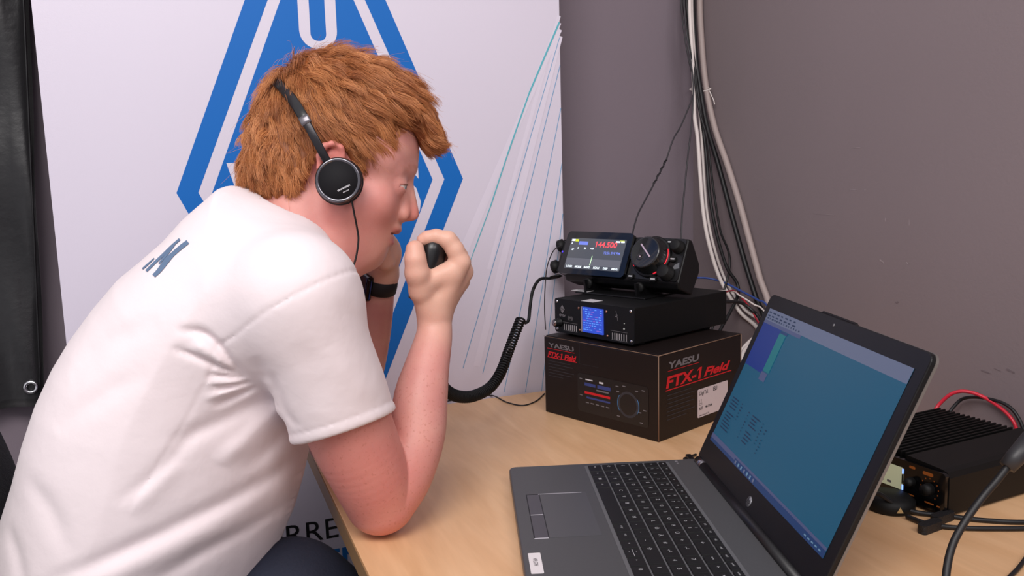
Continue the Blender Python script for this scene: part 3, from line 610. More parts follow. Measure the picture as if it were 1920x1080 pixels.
mb = MB(); mb.lathe([(.0018, 0), (.0018, .0004)], 0, ML @ TM((.1930, .2385, 0)), 16); mb.build('webcam', mat('lens_glint', rgb(120, 120, 122), .2), lid)
mb = MB(); mb.lathe([(.0062, .0), (.0062, .0005)], 0, ML @ TM((.1885, .0195, 0)), 32); mb.text('hp', .0085, ML @ TM((.1885, .0195, .0008)), 1, shear=.25, bold=.01)
mb.build('maker_badge', [mat('badge_silver', rgb(150, 150, 155), .3, .6), mat('badge_ink', rgb(38, 37, 40), .5)], lid)
# hinge bar with bright caps
mb = MB(); mb.tube([(.030, .0015, ZT + .001), (.350, .0015, ZT + .001)], .0062, 0, 16); mb.build('hinge_cover', mat('hinge_black', rgb(20, 19, 22), .4), lap)
for xa, xb in ((.012, .036), (.344, .368)):
    mb = MB(); mb.tube([(xa, .0015, ZT + .001), (xb, .0015, ZT + .001)], .0064, 0, 18); mb.build('hinge_cap', mat('hinge_chrome', rgb(150, 145, 150), .22, .95), lap)
M = AX(L0, uX, uY, (0, 0, 1))
pl = thing('cable_plug', xf(M, (-.02, .002, .008)), 'small black plug stuck into the laptop near its hinge', 'plug')
MB().box((-.022, -.004, -.004), (.020, .004, .004), M=TM((0, 0, 0), (0, 0, math.radians(-108.7))), bev=.0015).build('plug_body', M_black, pl)
MB().tube(np.array([(0, .0, 0), (.0, .02, -.002), (.03, .035, -.0055)]) , .0018).build('lead', M_black, pl)
# ------------------------------------------------------------------ cables
def keep(P, px, py):                                            # stay clear of the side wall
    if P[0] > WALLX - .010: d = ray(px, py); P = CAM + (WALLX - .010 - CAM[0]) / d[0] * d
    return P
def W(lst): return [keep(ony(*p[:2], p[2]), *p[:2]) for p in lst]
def w(px, d): return px * d / FPX / 2
CW_ = mat('cable_white', rgb(226, 216, 212), .5); CB = mat('cable_beige', rgb(168, 152, 148), .55); CK = mat('cable_black', rgb(20, 19, 22), .5); CG = mat('cable_grey', rgb(48, 45, 50), .5)
Yc = .125
G = 'cables running down the corner'
def corner(pts, ys=(Yc, Yc)): 
    n = len(pts); return W([(x, y, ys[0] + (ys[1] - ys[0]) * k / (n - 1)) for k, (x, y) in enumerate(pts)])
low = lambda x, y, z: [np.array((x, y, z))]
cable('power_cable', corner([(1318, -70), (1312, 0), (1317, 100), (1325, 170), (1340, 240), (1364, 310), (1386, 380), (1405, 450), (1424, 520), (1441, 580)], (.13, .02)) + low(.42, -.10, .80) + low(.425, -.16, TH + .005), w(12, 1.65), CB, 'thick beige cable, rightmost in the corner bundle', group=G)
cable('power_cable', corner([(1303, -70), (1299, 0), (1304, 100), (1313, 168), (1326, 240), (1347, 310), (1371, 400), (1396, 490), (1418, 560), (1432, 600)], (.120, -.01)) + low(.39, -.14, .79) + low(.40, -.22, TH + .004), w(9.5, 1.65), CK, 'thick black cable beside the beige one in the corner', group=G)
cable('antenna_cable', corner([(1291, -70), (1287, 0), (1299, 100), (1308, 168), (1318, 240), (1324, 290), (1331, 370), (1344, 440), (1362, 500), (1384, 550)], (.115, -.02)) + low(.33, -.08, .80) + low(.35, -.14, TH + .003), w(6.5, 1.6), CK, 'black cable hanging just right of the white pair', group=G)
cable('antenna_cable', corner([(1283, -70), (1281, 0), (1290, 70), (1301, 130), (1305, 168), (1313, 215), (1326, 262), (1337, 350), (1350, 430), (1368, 500)], (.105, .0)) + low(.35, -.04, .80) + low(.36, -.10, TH + .0025), w(4.5, 1.55), CK, 'thinner black cable crossing behind the tie in the corner bundle', group=G)
cable('white_cable', corner([(1299, -70), (1293, 0), (1297, 90), (1301, 160), (1302, 215), (1308, 260), (1313, 330), (1319, 400), (1330, 460), (1351, 525), (1386, 583), (1422, 622)], (.100, -.02)) + low(.33, -.17, .80) + low(.36, -.24, TH + .004), w(8, 1.55), CW_, 'white cable, left of the two running down the corner', group=G)
cable('white_cable', corner([(1303, -70), (1297, 0), (1301, 90), (1306, 160), (1312, 215), (1316, 265), (1320, 330), (1326, 400), (1338, 460), (1360, 525), (1394, 578), (1430, 612)], (.110, -.01)) + low(.34, -.15, .80) + low(.37, -.22, TH + .004), w(6, 1.55), CW_, 'white cable, right of the two running down the corner', group=G)
a = corner([(1281, -70), (1277, 0), (1282, 55), (1290, 105), (1301, 158), (1297, 186), (1277, 235), (1262, 262), (1249, 300)], (.11, .03))
b = corner([(1249, 300), (1238, 322), (1226, 345)], (.03, .0)); c = corner([(1226, 345), (1210, 375), (1197, 400), (1189, 425), (1185, 446), (1186, 462)], (.0, -.07))
cable('wire_antenna', np.vstack([a, b[1:], c[1:]]), w(3.2, 1.5), CG, 'thin dark wire with a twisted splice running to the top radio')
pb = smooth_path(b, 20); tw = [pb[i] + .0022 * (np.array([math.cos(i * .55), 0, math.sin(i * .55)])) for i in range(len(pb))]
tag(MB().tube(tw, .0011, seg=6).build('wire_splice', CK), 'black twisted splice halfway along the thin diagonal wire', 'wire')
cable('signal_wire', corner([(1287, -70), (1283, 0), (1287, 60), (1296, 120), (1300, 165), (1297, 230), (1290, 290), (1284, 350), (1279, 400), (1277, 450), (1278, 470)], (.105, -.06)), w(3.2, 1.5), CG, 'thin dark wire hanging straight down behind the top radio')
tie = thing('cable_tie', ony(1312, 168, .10), 'white cable tie around the cable bundle in the corner', 'cable tie')
o = np.array(tie.location); L1 = corner([(1294, 168), (1303, 171), (1318, 171), (1331, 168)], (.085, .09)); L2 = corner([(1331, 166), (1318, 163), (1303, 163), (1294, 167)], (.135, .13))
MB().tube(smooth_path(list(L1) + list(L2)[0:] + [L1[0]], 6) - o, .0014).build('band', CW_, tie)
MB().tube(smooth_path(W([(1329, 168, .088), (1333, 177, .085), (1338, 188, .083), (1340, 196, .083)]), 6) - o, .0011).build('tail', CW_, tie)
# behind the stack
cable('network_cable', [xf(MR, (.075, .052, .022)), xf(MR, (.08, .075, .03))] + W([ (1298, 521, .03), (1330, 522, .03), (1360, 531, .0), (1392, 547, -.05), (1420, 562, -.10), (1445, 580, -.15)]) + low(.36, -.34, .80), .0022, mat('cable_blue', rgb(52, 78, 150), .45), 'blue cable arching from the radios behind the laptop')
cable('red_wire', [xf(MU, (.03, UD - .002, .030)), xf(MU, (.03, UD + .018, .034))] + W([ (1372, 545, -.03), (1392, 560, -.06), (1410, 583, -.10), (1422, 605, -.13)]) + low(.33, -.30, .79), .0018, mat('wire_red', rgb(170, 40, 55), .4), 'short red wire behind the metal case and carton')
cable('white_wire', [xf(MU, (.01, UD - .002, .040)), xf(MU, (.01, UD + .016, .048))] + W([(1372, 546, -.03), (1385, 553, -.05), (1412, 570, -.09), (1438, 590, -.13)]) + low(.35, -.32, .79), .0018, CW_, 'short pale wire between the red and blue ones')
cable('black_lead', [xf(MU, (.06, UD - .002, .036))] + W([(1375, 566, -.15), (1392, 569, -.14), (1410, 582, -.15), (1428, 605, -.17)]) + low(.31, -.33, .78), .0032, CK, 'short black lead coming out of the rear of the metal case')
# coiled microphone cord: bare end at the radio, coils, and up behind the forearm to the microphone
p_plug = xf(MR, (-.126 - .024, .0015, -.011))
bare = smooth_path([p_plug, ond(1012, 524, 1.40), ond(999, 545, 1.39), ond(994, 575, 1.38), ond(991, 600, 1.37), ond(984, 606, 1.365)], 10)
axis = smooth_path([ond(977, 597, 1.365), ond(966, 625, 1.35), ond(953, 660, 1.33), ond(938, 700, 1.30), ond(917, 728, 1.27), ond(885, 743, 1.22), ond(855, 742, 1.17), ond(832, 727, 1.12), ond(818, 690, 1.08), ond(812, 640, 1.05), ond(812, 600, 1.035)], 14)
axis[:, 2] = np.maximum(axis[:, 2], TH + .0105)
seg_ = np.linalg.norm(np.diff(axis, axis=0), axis=1); cum = np.concatenate([[0], np.cumsum(seg_)])
pitch, Rc, rc = .0052, .0075, .0018; N = int(cum[-1] / pitch * 12); hel = []
u = None
for i in range(N):
    s_ = cum[-1] * i / (N - 1); k = min(np.searchsorted(cum, s_, 'right') - 1, len(axis) - 2); f = (s_ - cum[k]) / seg_[k]; p_ = axis[k] * (1 - f) + axis[k + 1] * f
    k0, k1 = max(k - 4, 0), min(k + 5, len(axis) - 1); T = axis[k1] - axis[k0]; T /= np.linalg.norm(T)
    if u is None: u = np.cross(T, [0, 0, 1.])
    u = u - T * (u @ T); u /= np.linalg.norm(u); v_ = np.cross(T, u); a = 2 * math.pi * i / 12
    hel.append(p_ + Rc * (math.cos(a) * u + math.sin(a) * v_))
cord = thing('coiled_cord', axis[len(axis) // 2], 'black coiled microphone cord hanging from the top radio to the hand', 'cable'); oc = np.array(cord.location)
MB().tube(np.array(hel) - oc, rc, seg=6).build('coil', M_rubber, cord)
MB().tube(bare - oc, .0028, seg=10).build('straight_lead', M_rubber, cord)
cable('thin_wire', [ond(1052, 461, 1.33), ond(1038, 470, 1.34), ond(1026, 500, 1.35), ond(1022, 540, 1.36), ond(1021, 580, 1.37), ond(1023, 618, 1.375)] , .0009, CK, 'hair-thin black wire looping from the top radio down to the carton')
cable('thin_wire', [onz(x, y, TH + .0016) for x, y in ((838, 752), (860, 748), (900, 742), (925, 742), (950, 754), (980, 760), (1005, 752), (1021, 738))], .0012, CK, 'thin black wire lying on the table left of the carton', n=10)
# wires of the finned radio
def D_(l): return [keep(ond(*q), *q[:2]) for q in l]
cable('red_wire', D_([(1750, 775, 1.18), (1762, 757, 1.18), (1785, 738, 1.17), (1812, 734, 1.16), (1845, 745, 1.15), (1880, 768, 1.13), (1900, 790, 1.12), (1908, 812, 1.11)]), .0026, mat('wire_red2', rgb(205, 40, 60), .35), 'thick red wire arching over the finned radio')
cable('black_wire', D_([(1775, 782, 1.19), (1787, 764, 1.19), (1805, 748, 1.19), (1832, 745, 1.18), (1870, 752, 1.17), (1895, 765, 1.16), (1912, 788, 1.15), (1922, 815, 1.14)]), .0024, CK, 'black wire arching behind the thick red one')
cable('usb_cable', [onz(1622, 935, TH + .03), onz(1645, 925, TH + .028), onz(1680, 947, TH + .012), onz(1720, 961, TH + .004), onz(1775, 967, TH + .003), onz(1850, 976, TH + .003), onz(1960, 977, TH + .003), onz(2150, 950, TH + .003)], .0028, CK, 'black cable lying in front of the finned radio, farther of two')
cable('usb_cable', [onz(1700, 968, TH + .004), onz(1740, 982, TH + .004), onz(1790, 989, TH + .003), onz(1860, 991, TH + .003), onz(1960, 989, TH + .003), onz(2150, 975, TH + .003)], .0028, CK, 'black cable lying in front of the finned radio, nearer of two')
for (x, y), lab in (((1768, 964), 'braided black connector on the farther cable before the finned radio'), ((1745, 981), 'braided black connector on the nearer cable before the finned radio')):
    p_ = onz(x, y, TH + .0085); t_ = thing('cable_connector', p_, lab, 'connector')
    MB().rbox(-.018, -.0055, .016, .0055, .0045, -.0085, .0015, 0, TM((0, 0, 0), (0, 0, .12))).build('connector_body', mat('connector_black', rgb(26, 25, 27), .5, bump=(700, .6, 1)), t_)
p0 = ond(1884, 880, .70); pc = thing('plug_cable', ond(1900, 865, .70), 'black cable with a thick moulded plug at the right edge, nearest the camera', 'cable'); oc = np.array(pc.location)
MB().tube(np.array([ond(1888, 876, .70), ond(1903, 859, .70), ond(1935, 820, .70)]) - oc, [.0068, .0078, .0078], seg=20).build('plug', mat('plug_grey', rgb(42, 41, 44), .45), pc)
MB().tube(smooth_path([ond(1933, 822, .70), ond(1975, 785, .71), ond(2040, 790, .73), ond(2090, 880, .76), onz(2120, 1000, TH + .0035), onz(2200, 1040, TH + .0035)], 10) - oc, .0033, seg=12).build('lead', CK, pc)
MB().tube(smooth_path([ond(1892, 872, .70), ond(1870, 900, .70), ond(1840, 935, .70), ond(1808, 980, .695), ond(1785, 1025, .69), ond(1774, 1080, .68), ond(1775, 1150, .67), onz(1800, 1250, TH + .004)], 10) - oc, .0033, seg=12).build('lead', CK, pc)
cable('thin_cable', [onz(1880, 1095, TH + .003), onz(1897, 1078, TH + .003), onz(1912, 1062, TH + .003), onz(1935, 1030, TH + .003)], .0022, CK, 'dark cable end at the bottom right corner of the table')
# ================================================================== seated person
# modelling frame: metres, x right, y down, z away, as seen from beside the table; M_V brings it into the room
M_V = np.eye(4); M_V[:3, 0] = RW[0]; M_V[:3, 1] = RW[1]; M_V[:3, 2] = RW[2]; M_V[:3, 3] = CAM
def V(px, py, d): return np.array([(px - 960) / FPX * d, (py - 540) / FPX * d, d])
def toW(P): return xf(M_V, P)
def fromW(P): return (np.asarray(P, float) - CAM) @ RW.T
HD = .98; psi = math.radians(6); HFW = np.array([math.cos(psi), 0, math.sin(psi)]); HSD = np.array([math.sin(psi), 0, -math.cos(psi)]); HDN = np.array([0, 1., 0])
HC0 = V(640, 330, HD); hpx = HD / FPX
def HP(px, py, s=0.0):
    d = V(px, py, 1.0); return d * ((s + HC0 @ HSD) / (d @ HSD))
def hl(P): q = np.asarray(P) - HC0; return np.stack([q @ HFW, q @ HDN, q @ HSD], -1)
def smin(a, b, k):
    if k <= 0: return np.minimum(a, b)
    h = np.clip(.5 + .5 * (b - a) / k, 0, 1); return b * (1 - h) + a * h - k * h * (1 - h)
def smax(a, b, k): return -smin(-a, -b, k)
def f_sph(c, r): c = np.array(c); return (lambda P: np.sqrt(((P - c) ** 2).sum(1)) - r), c, r
def f_cone(a, b, ra, rb):
    a = np.array(a); b = np.array(b); ab = b - a; L2 = ab @ ab
    def f(P):
        t = np.clip((P - a) @ ab / L2, 0, 1); return np.sqrt(((P - a - t[:, None] * ab) ** 2).sum(1)) - (ra + (rb - ra) * t)
    return f, (a + b) / 2, math.sqrt(L2) / 2 + max(ra, rb)
def f_ell(c, rad, A=None):
    c = np.array(c); rad = np.array(rad, float); A = np.eye(3) if A is None else np.array(A)
    def f(P):
        q = (P - c) @ A.T; k0 = np.sqrt(((q / rad) ** 2).sum(1)); k1 = np.sqrt(((q / rad ** 2) ** 2).sum(1)) + 1e-9; return k0 * (k0 - 1) / k1
    return f, c, rad.max()
class Field:
    def __init__(s): s.p = []
    def u(s, f, k=.01): s.p.append(('u', *f, k)); return s
    def s(s_, f, k=.004): s_.p.append(('s', *f, k)); return s_
    def chain(s, pts, k=.01):
        """pts: (point, radius)"""
        for (a, ra), (b, rb) in zip(pts, pts[1:]): s.u(f_cone(a, b, ra, rb), k)
        return s
    def spline(s, pts):
        q = smooth_path(np.array([[*p, r] for p, r in pts]), 6)
        for a, b in zip(q, q[1:]): s.u(f_cone(a[:3], b[:3], a[3], b[3]), 0)
        return s
    def __call__(s, P, c=None, R=0):
        d = np.full(len(P), .3)
        for op, f, fc, fr, k in s.p:
            if c is not None and np.linalg.norm(fc - c) - fr - R > .035 + k: continue
            v = f(P); d = smin(d, v, k) if op == 'u' else smax(d, -v, k)
        return d
def polygonize(fld, lo, hi, vox, n=20):
    lo = np.array(lo, float); dims = np.ceil((np.array(hi) - lo) / vox / n).astype(int); NG = dims * n + 2
    C = np.stack(np.meshgrid(*[np.arange(k) for k in dims], indexing='ij'), -1).reshape(-1, 3)
    cen = lo + (C + .5) * n * vox; rad = n * vox * .87; dc = np.concatenate([fld(cen[i:i + 20000]) for i in range(0, len(cen), 20000)])
    ax = np.arange(n + 1); G = np.stack(np.meshgrid(ax, ax, ax, indexing='ij'), -1).reshape(-1, 3)
    vid = []; vpos = []; quads = []
    corners = [(i, j, k) for i in (0, 1) for j in (0, 1) for k in (0, 1)]
    edges = [(a, b) for a in corners for b in corners if sum(abs(x - y) for x, y in zip(a, b)) == 1 and a < b]
    gid = lambda I: (I[:, 0] * NG[1] + I[:, 1]) * NG[2] + I[:, 2]
    for ci in np.nonzero(np.abs(dc) < rad * 2.4 + .004)[0]:
        o = C[ci] * n; D = fld(lo + (G + o) * vox, cen[ci], rad).reshape(n + 1, n + 1, n + 1); ins = D < 0
        if ins.all() or not ins.any(): continue
        sl = lambda c: tuple(slice(x, x + n) for x in c)
        cnt = np.zeros((n, n, n)); acc = np.zeros((n, n, n, 3))
        for a, b in edges:
            da, db = D[sl(a)], D[sl(b)]; m = (da < 0) != (db < 0); t = np.where(m, da / (da - db + 1e-20), 0)
            cnt += m; dirv = np.array(b) - np.array(a)
            for q in range(3): acc[..., q] += m * (a[q] + t * dirv[q])
        I = np.argwhere(cnt > 0)
        if len(I) == 0: continue
        p = acc[tuple(I.T)] / cnt[tuple(I.T)][:, None]; vid.append(gid(I + o + 1)); vpos.append(lo + (I + o + p) * vox)
        for q in range(3):
            r, s_ = [(1, 2), (2, 0), (0, 1)][q]; e = [0, 0, 0]; e[q] = 1
            A = ins[:n, :n, :n]; B = ins[e[0]:e[0] + n, e[1]:e[1] + n, e[2]:e[2] + n]
            E = np.argwhere(A != B)
            if len(E) == 0: continue
            er = np.zeros(3, int); er[r] = 1; es = np.zeros(3, int); es[s_] = 1; g = E + o + 1
            Q = np.stack([gid(g - er - es), gid(g - es), gid(g), gid(g - er)], 1); fl = ~A[tuple(E.T)]
            Q[fl] = Q[fl][:, ::-1]; quads.append(Q)
    vid = np.concatenate(vid); vpos = np.concatenate(vpos); quads = np.concatenate(quads); od = np.argsort(vid); vid = vid[od]; vpos = vpos[od]
    ix = np.clip(np.searchsorted(vid, quads), 0, len(vid) - 1); ok = (vid[ix] == quads).all(1)
    return vpos, ix[ok]
def relax(Vv, Q, it=1, lam=.5):
    for _ in range(it):
        s_ = np.zeros_like(Vv); c = np.zeros(len(Vv))
        for a in range(4):
            b = (a + 1) % 4
            np.add.at(s_, Q[:, a], Vv[Q[:, b]]); np.add.at(s_, Q[:, b], Vv[Q[:, a]]); np.add.at(c, Q[:, a], 1); np.add.at(c, Q[:, b], 1)
        Vv = Vv + lam * (s_ / np.maximum(c, 1)[:, None] - Vv)
    return Vv
def mesh_from(name, Vv, Q, m, parent, org, attrs=None):
    P = toW(Vv) - org; me = bpy.data.meshes.new(name)
    me.vertices.add(len(P)); me.vertices.foreach_set('co', P.astype(np.float32).ravel())
    me.loops.add(len(Q) * 4); me.loops.foreach_set('vertex_index', Q.astype(np.int32).ravel())
    me.polygons.add(len(Q)); me.polygons.foreach_set('loop_start', np.arange(0, len(Q) * 4, 4, dtype=np.int32))
    me.polygons.foreach_set('use_smooth', np.ones(len(Q), bool)); me.update(calc_edges=True); me.validate()
    for k, a in (attrs or {}).items():
        at = me.attributes.new(k, 'FLOAT', 'POINT'); at.data.foreach_set('value', a.astype(np.float32))
    me.materials.append(m); o = bpy.data.objects.new(name, me); COL.objects.link(o); o.parent = parent
    return o
def poly_sd(pts):
    """signed distance to a closed 2d outline, negative inside"""
    pts = np.array(pts, float); nx = np.roll(pts, -1, 0)
    def f(q):
        d2 = np.full(len(q), 1e9); ins = np.zeros(len(q), bool)
        for a, b in zip(pts, nx):
            ab = b - a; t = np.clip((q - a) @ ab / (ab @ ab + 1e-12), 0, 1); w_ = q - a - t[:, None] * ab; d2 = np.minimum(d2, (w_ ** 2).sum(1))
            c = ((a[1] > q[:, 1]) != (b[1] > q[:, 1])); ins ^= c & (q[:, 0] < (b[0] - a[0]) * (q[:, 1] - a[1]) / (b[1] - a[1] + 1e-12) + a[0])
        d = np.sqrt(d2); return np.where(ins, -d, d)
    return f
def inflate(sd2, W, R): # half thickness grows like an ellipse from the outline inwards
    def w_(d):
        t = np.clip(-d / R, 0, 1); return W * np.sqrt(np.maximum(1 - (1 - t) ** 2, 0))
    return w_
ps = thing('person', toW(V(300, 1100, .95)) * np.array([1, 1, 0]) + np.array([0, 0, -.02]), 'person in a white t-shirt leaning on the table and speaking into a hand microphone', 'person')
PO = np.array(ps.location)

# ------------------------------------------------------------------ shirt volume (also the torso inside it)
tors_px = [(445, 350), (428, 356), (405, 378), (365, 412), (330, 450), (290, 485), (250, 517), (205, 570), (165, 625), (135, 675), (105, 740), (82, 810), (64, 880), (45, 940), (25, 1000),
           (3, 1055), (-12, 1120), (-20, 1250), (60, 1330), (400, 1330), (470, 1180), (492, 1078), (520, 1020), (545, 960), (562, 900), (573, 850), (583, 800), (610, 720), (632, 640), (650, 580), (655, 530), (640, 480), (605, 428), (555, 392), (500, 365), (470, 353)]
TZ, TSL = .965, .22
tz0 = lambda x: TZ + TSL * (x + .29)
def tplane(px, py): # onto the slanted middle sheet of the torso
    ax_, ay = (px - 960) / FPX, (py - 540) / FPX; z = (TZ + TSL * .29) / (1 - TSL * ax_); return (ax_ * z, ay * z)
t_sd = poly_sd([tplane(*p) for p in tors_px]); TW, TR = .158, .150; t_w = inflate(t_sd, TW, TR)
def f_torso(off=0.0):
    c = V(300, 800, .96)
    def f(P):
        d2 = t_sd(P[:, :2]); w_ = t_w(d2); a = np.abs(P[:, 2] - tz0(P[:, 0]))
        g = np.where(d2 < 0, (a - w_) * .72, np.sqrt(a ** 2 + d2 ** 2)); return g + off
    return f, c, .52
ARM = [(V(556, 560, .838), .046), (V(600, 655, .852), .047), (V(655, 800, .885), .0475), (V(690, 880, .905), .044), (V(714, 934, .927), .0415)]
sleeve_a, sleeve_b = V(558, 552, .828), V(646, 796, .882)
sax = (sleeve_b - sleeve_a) / np.linalg.norm(sleeve_b - sleeve_a)
hem_n = np.array([.30, .953, .0]); hem_n /= np.linalg.norm(hem_n); hem_c = V(648, 801, .87)
def f_sleeve():
    f0, c, r = f_cone(sleeve_a, V(668, 862, .895), .0595, .0570)
    def f(P):
        d = f0(P); q = P - hem_c; h_ = q @ hem_n
        rim = .0016 * np.exp(-((h_ + .004) / .006) ** 2) - .0011 * np.exp(-((h_ + .0125) / .0012) ** 2)
        return smax(d - rim, h_, .0015)
    return f, c, r
def seg_d(P, pts):
    d = np.full(len(P), 1e9); s_ = np.zeros(len(P)); n = len(pts) - 1
    for i, (a, b) in enumerate(zip(pts, pts[1:])):
        ab = b - a; t = np.clip((P[:, :2] - a) @ ab / (ab @ ab), 0, 1); e = ((P[:, :2] - a - t[:, None] * ab) ** 2).sum(1)
        m = e < d; d[m] = e[m]; s_[m] = (i + t[m]) / n
    return np.sqrt(d), np.clip(np.minimum(s_, 1 - s_) / .3, 0, 1) ** .7
def fold(pts, dep, amp, wd):
    P2 = [V(x, y, dep)[:2] for x, y in pts]; P2 = [p for p in smooth_path(np.array([[*p, 0] for p in P2]), 6)[:, :2]]
    return (P2, amp, wd, np.mean(P2, 0), max(np.linalg.norm(p - np.mean(P2, 0)) for p in P2) + wd * 3)
FOLDS = [fold(*a) for a in (
    ([(345, 617), (389, 621), (418, 643), (440, 680), (461, 716)], .82, .0055, .0045), 
    ([(375, 640), (405, 660), (440, 690)], .82, -.004, .007), ([(340, 648), (405, 679), (455, 711)], .82, .005, .0032), ([(395, 700), (455, 713)], .82, .0038, .0024),
    ([(405, 731), (440, 724), (466, 717)], .82, .0042, .0028), ([(390, 716), (450, 719)], .82, -.0024, .0028), ([(395, 765), (435, 745), (470, 728)], .82, .0045, .0035), ([(385, 748), (450, 728)], .82, -.0028, .0035),
    ([(330, 830), (410, 790), (490, 745)], .82, .004, .009), ([(400, 880), (450, 830), (510, 765)], .82, -.006, .010), ([(440, 900), (490, 840), (528, 790)], .83, .004, .007),
    ([(230, 940), (300, 880), (360, 800)], .80, .0022, .007), ([(250, 960), (330, 870)], .80, -.0022, .009), ([(100, 1085), (220, 1035), (340, 985), (470, 925), (560, 850)], .81, .0045, .009),
    ([(120, 1110), (250, 1060), (380, 1005), (500, 950)], .81, -.0045, .014), ([(290, 1090), (360, 1050), (440, 1020), (510, 990)], .82, .004, .008), ([(160, 700), (230, 640), (330, 600)], .84, .0022, .012),
    ([(130, 800), (210, 740), (300, 690)], .82, .0018, .011), ([(90, 880), (150, 930), (190, 1010)], .84, .0020, .010), ([(60, 960), (100, 1010), (120, 1070)], .85, .0020, .008),
    ([(500, 700), (505, 740), (520, 790), (545, 812)], .79, .0026, .006), ([(468, 672), (480, 700), (478, 726)], .79, .002, .008), ([(640, 560), (668, 620), (700, 700)], .80, .0016, .008),
    ([(620, 650), (660, 720), (690, 760)], .80, -.0014, .010), ([(560, 640), (580, 700), (585, 780)], .78, .0012, .012),
    ([(655, 505), (590, 540), (520, 580), (450, 625), (415, 645)], .80, .0016, .0016), ([(418, 643), (405, 680), (398, 710), (412, 732)], .82, .0012, .0015),
    ([(420, 640), (340, 790), (250, 950)], .80, .0007, .0016))]
class ShirtField(Field):
    def __call__(s, P, c=None, R=0):
        d = Field.__call__(s, P, c, R)
        near = P[:, 2] < tz0(P[:, 0]) + .02
        for P2, amp, wd, fc, fr in FOLDS:
            if c is not None and np.linalg.norm(c[:2] - fc) > fr + R: continue
            m = near & (np.abs(d) < .03)
            if m.any(): ds, tp = seg_d(P[m], P2); d[m] += amp * (tp if wd > .002 else 1) * np.exp(-(ds / wd) ** 2)
        # open sleeve and neck hole
        for (f, fc, fr), k in CAV:
            if c is not None and np.linalg.norm(c - fc) > fr + R + .02: continue
            d = smax(d, -f(P), k)
        return d
CAV = [(f_cone(V(625, 728, .865), V(690, 930, .90), .044, .0585), .001), (f_cone(V(535, 480, .955), V(610, 340, .98), .060, .066), .002)]
shirt = ShirtField()
_ft, _fc, _fr = f_torso(0.0)
shirt.u((_ft, _fc, _fr), .0)
shirt.u(f_cone(V(556, 560, .840), V(540, 492, .920), .055, .044), .04)
shirt.u(f_cone(V(540, 585, .858), V(400, 615, .895), .062, .070), .05)
shirt.u(f_cone(V(540, 555, .852), V(470, 485, .925), .052, .052), .05)
shirt.u(f_cone(V(535, 480, .925), V(500, 450, .97), .040, .045), .04)
shirt.u(f_sleeve(), .016)
# ------------------------------------------------------------------ skin
A18 = math.radians(19); uf = HFW * math.cos(A18) + HDN * math.sin(A18); uu = HDN * math.cos(A18) - HFW * math.sin(A18)
HA = np.array([uf, uu, HSD])                                   # head axes: forward, down, side
body = Field()
body.u(f_ell(HP(634, 262), (.094, .080, .074), HA), .0)
body.u(f_sph(HP(722, 288), .0375), .02)
for s in (-1, 1):
    body.u(f_sph(HP(702, 296, s * .032), .033), .02)
    body.u(f_cone(HP(742, 322, s * .034), HP(766, 317, s * .010), .0088, .0090), .010)
body.u(f_ell(HP(672, 388), (.052, .062, .056), HA), .02)
body.u(f_ell(HP(711, 413), (.0235, .0215, .024), HA), .010)
body.u(f_ell(HP(700, 445), (.019, .020, .024), HA), .012)
for s in (-1, 1):
    body.u(f_sph(HP(704, 378, s * .040), .0215), .02)
    body.u(f_cone(HP(648, 395, s * .050), HP(684, 468, s * .018), .022, .0185), .02)
body.u(f_sph(HP(693, 477), .0168), .010)
body.u(f_ell(HP(640, 430), (.05, .045, .045), HA), .02)
# lips, nose
body.u(f_ell(HP(739, 428), (.0095, .0066, .019), HA), .005)
body.u(f_ell(HP(723, 452), (.0105, .0064, .017), HA), .003)
body.u(f_cone(HP(763, 338), HP(772, 392), .0066, .0080), .009); body.u(f_sph(HP(769, 400), .0088), .004); body.u(f_sph(HP(775, 403), .0062), .004)
body.u(f_sph(HP(752, 398), .0115), .008)
for s in (-1, 1):
    body.u(f_sph(HP(755, 402, s * .0125), .0082), .0035)
    body.u(f_cone(HP(757, 345, s * .006), HP(756, 392, s * .010), .0060, .0080), .006)
    body.s(f_ell(HP(764, 411, s * .0095), (.0046, .0026, .0040), HA), .0012)
    body.s(f_sph(HP(780, 348, s * .034), .0135), .010)
    e0 = HP(744, 348, s * .028)
    body.u(f_sph(e0, .0127), .007)
    def opening(P, e=e0):
        q = P - e; g = q @ HFW; v = q @ HDN; l = (q @ HSD) * s; tap = .0019 * np.clip(1 - ((l + .0005) / .0125) ** 2, -1, 1)
        return np.maximum(np.maximum(np.abs(v - .0006 - .16 * g) - tap, -(g - .0015)), np.sqrt((q ** 2).sum(1)) - .0165)
    body.s((opening, e0, .017), .0006)
body.s(f_ell(HP(738, 440), (.0140, .0017, .0175), HA), .0012)
body.s(f_sph(HP(737, 411), .0028), .006)
# ears
for s in (-1, 1):
    ep = [(643, 296, .074), (638, 278, .079), (624, 269, .082), (608, 274, .085), (599, 292, .086), (600, 315, .085), (608, 342, .082), (622, 366, .078), (634, 362, .076)]
    body.u(f_ell(HP(621, 315, s * .077), (.0125, .030, .0045), HA), .006)
    body.chain([(HP(x, y, s * q), .0034) for x, y, q in ep], .003)
    body.s(f_ell(HP(626, 300, s * .084), (.0085, .014, .0045), HA), .004)
# neck and trunk
body.u(f_cone(HP(590, 365), V(540, 480, .96), .0565, .062), .02)
body.u(f_cone(HP(640, 425), V(590, 510, .95), .038, .045), .03)
body.u(f_cone(V(540, 490, .96), V(556, 560, .845), .040, .044), .03)
_bt, _bc, _br = f_torso(.016)
body.u(((lambda P: np.maximum(_bt(P), P[:, 1] - .16)), V(400, 600, .96), .36), .02)
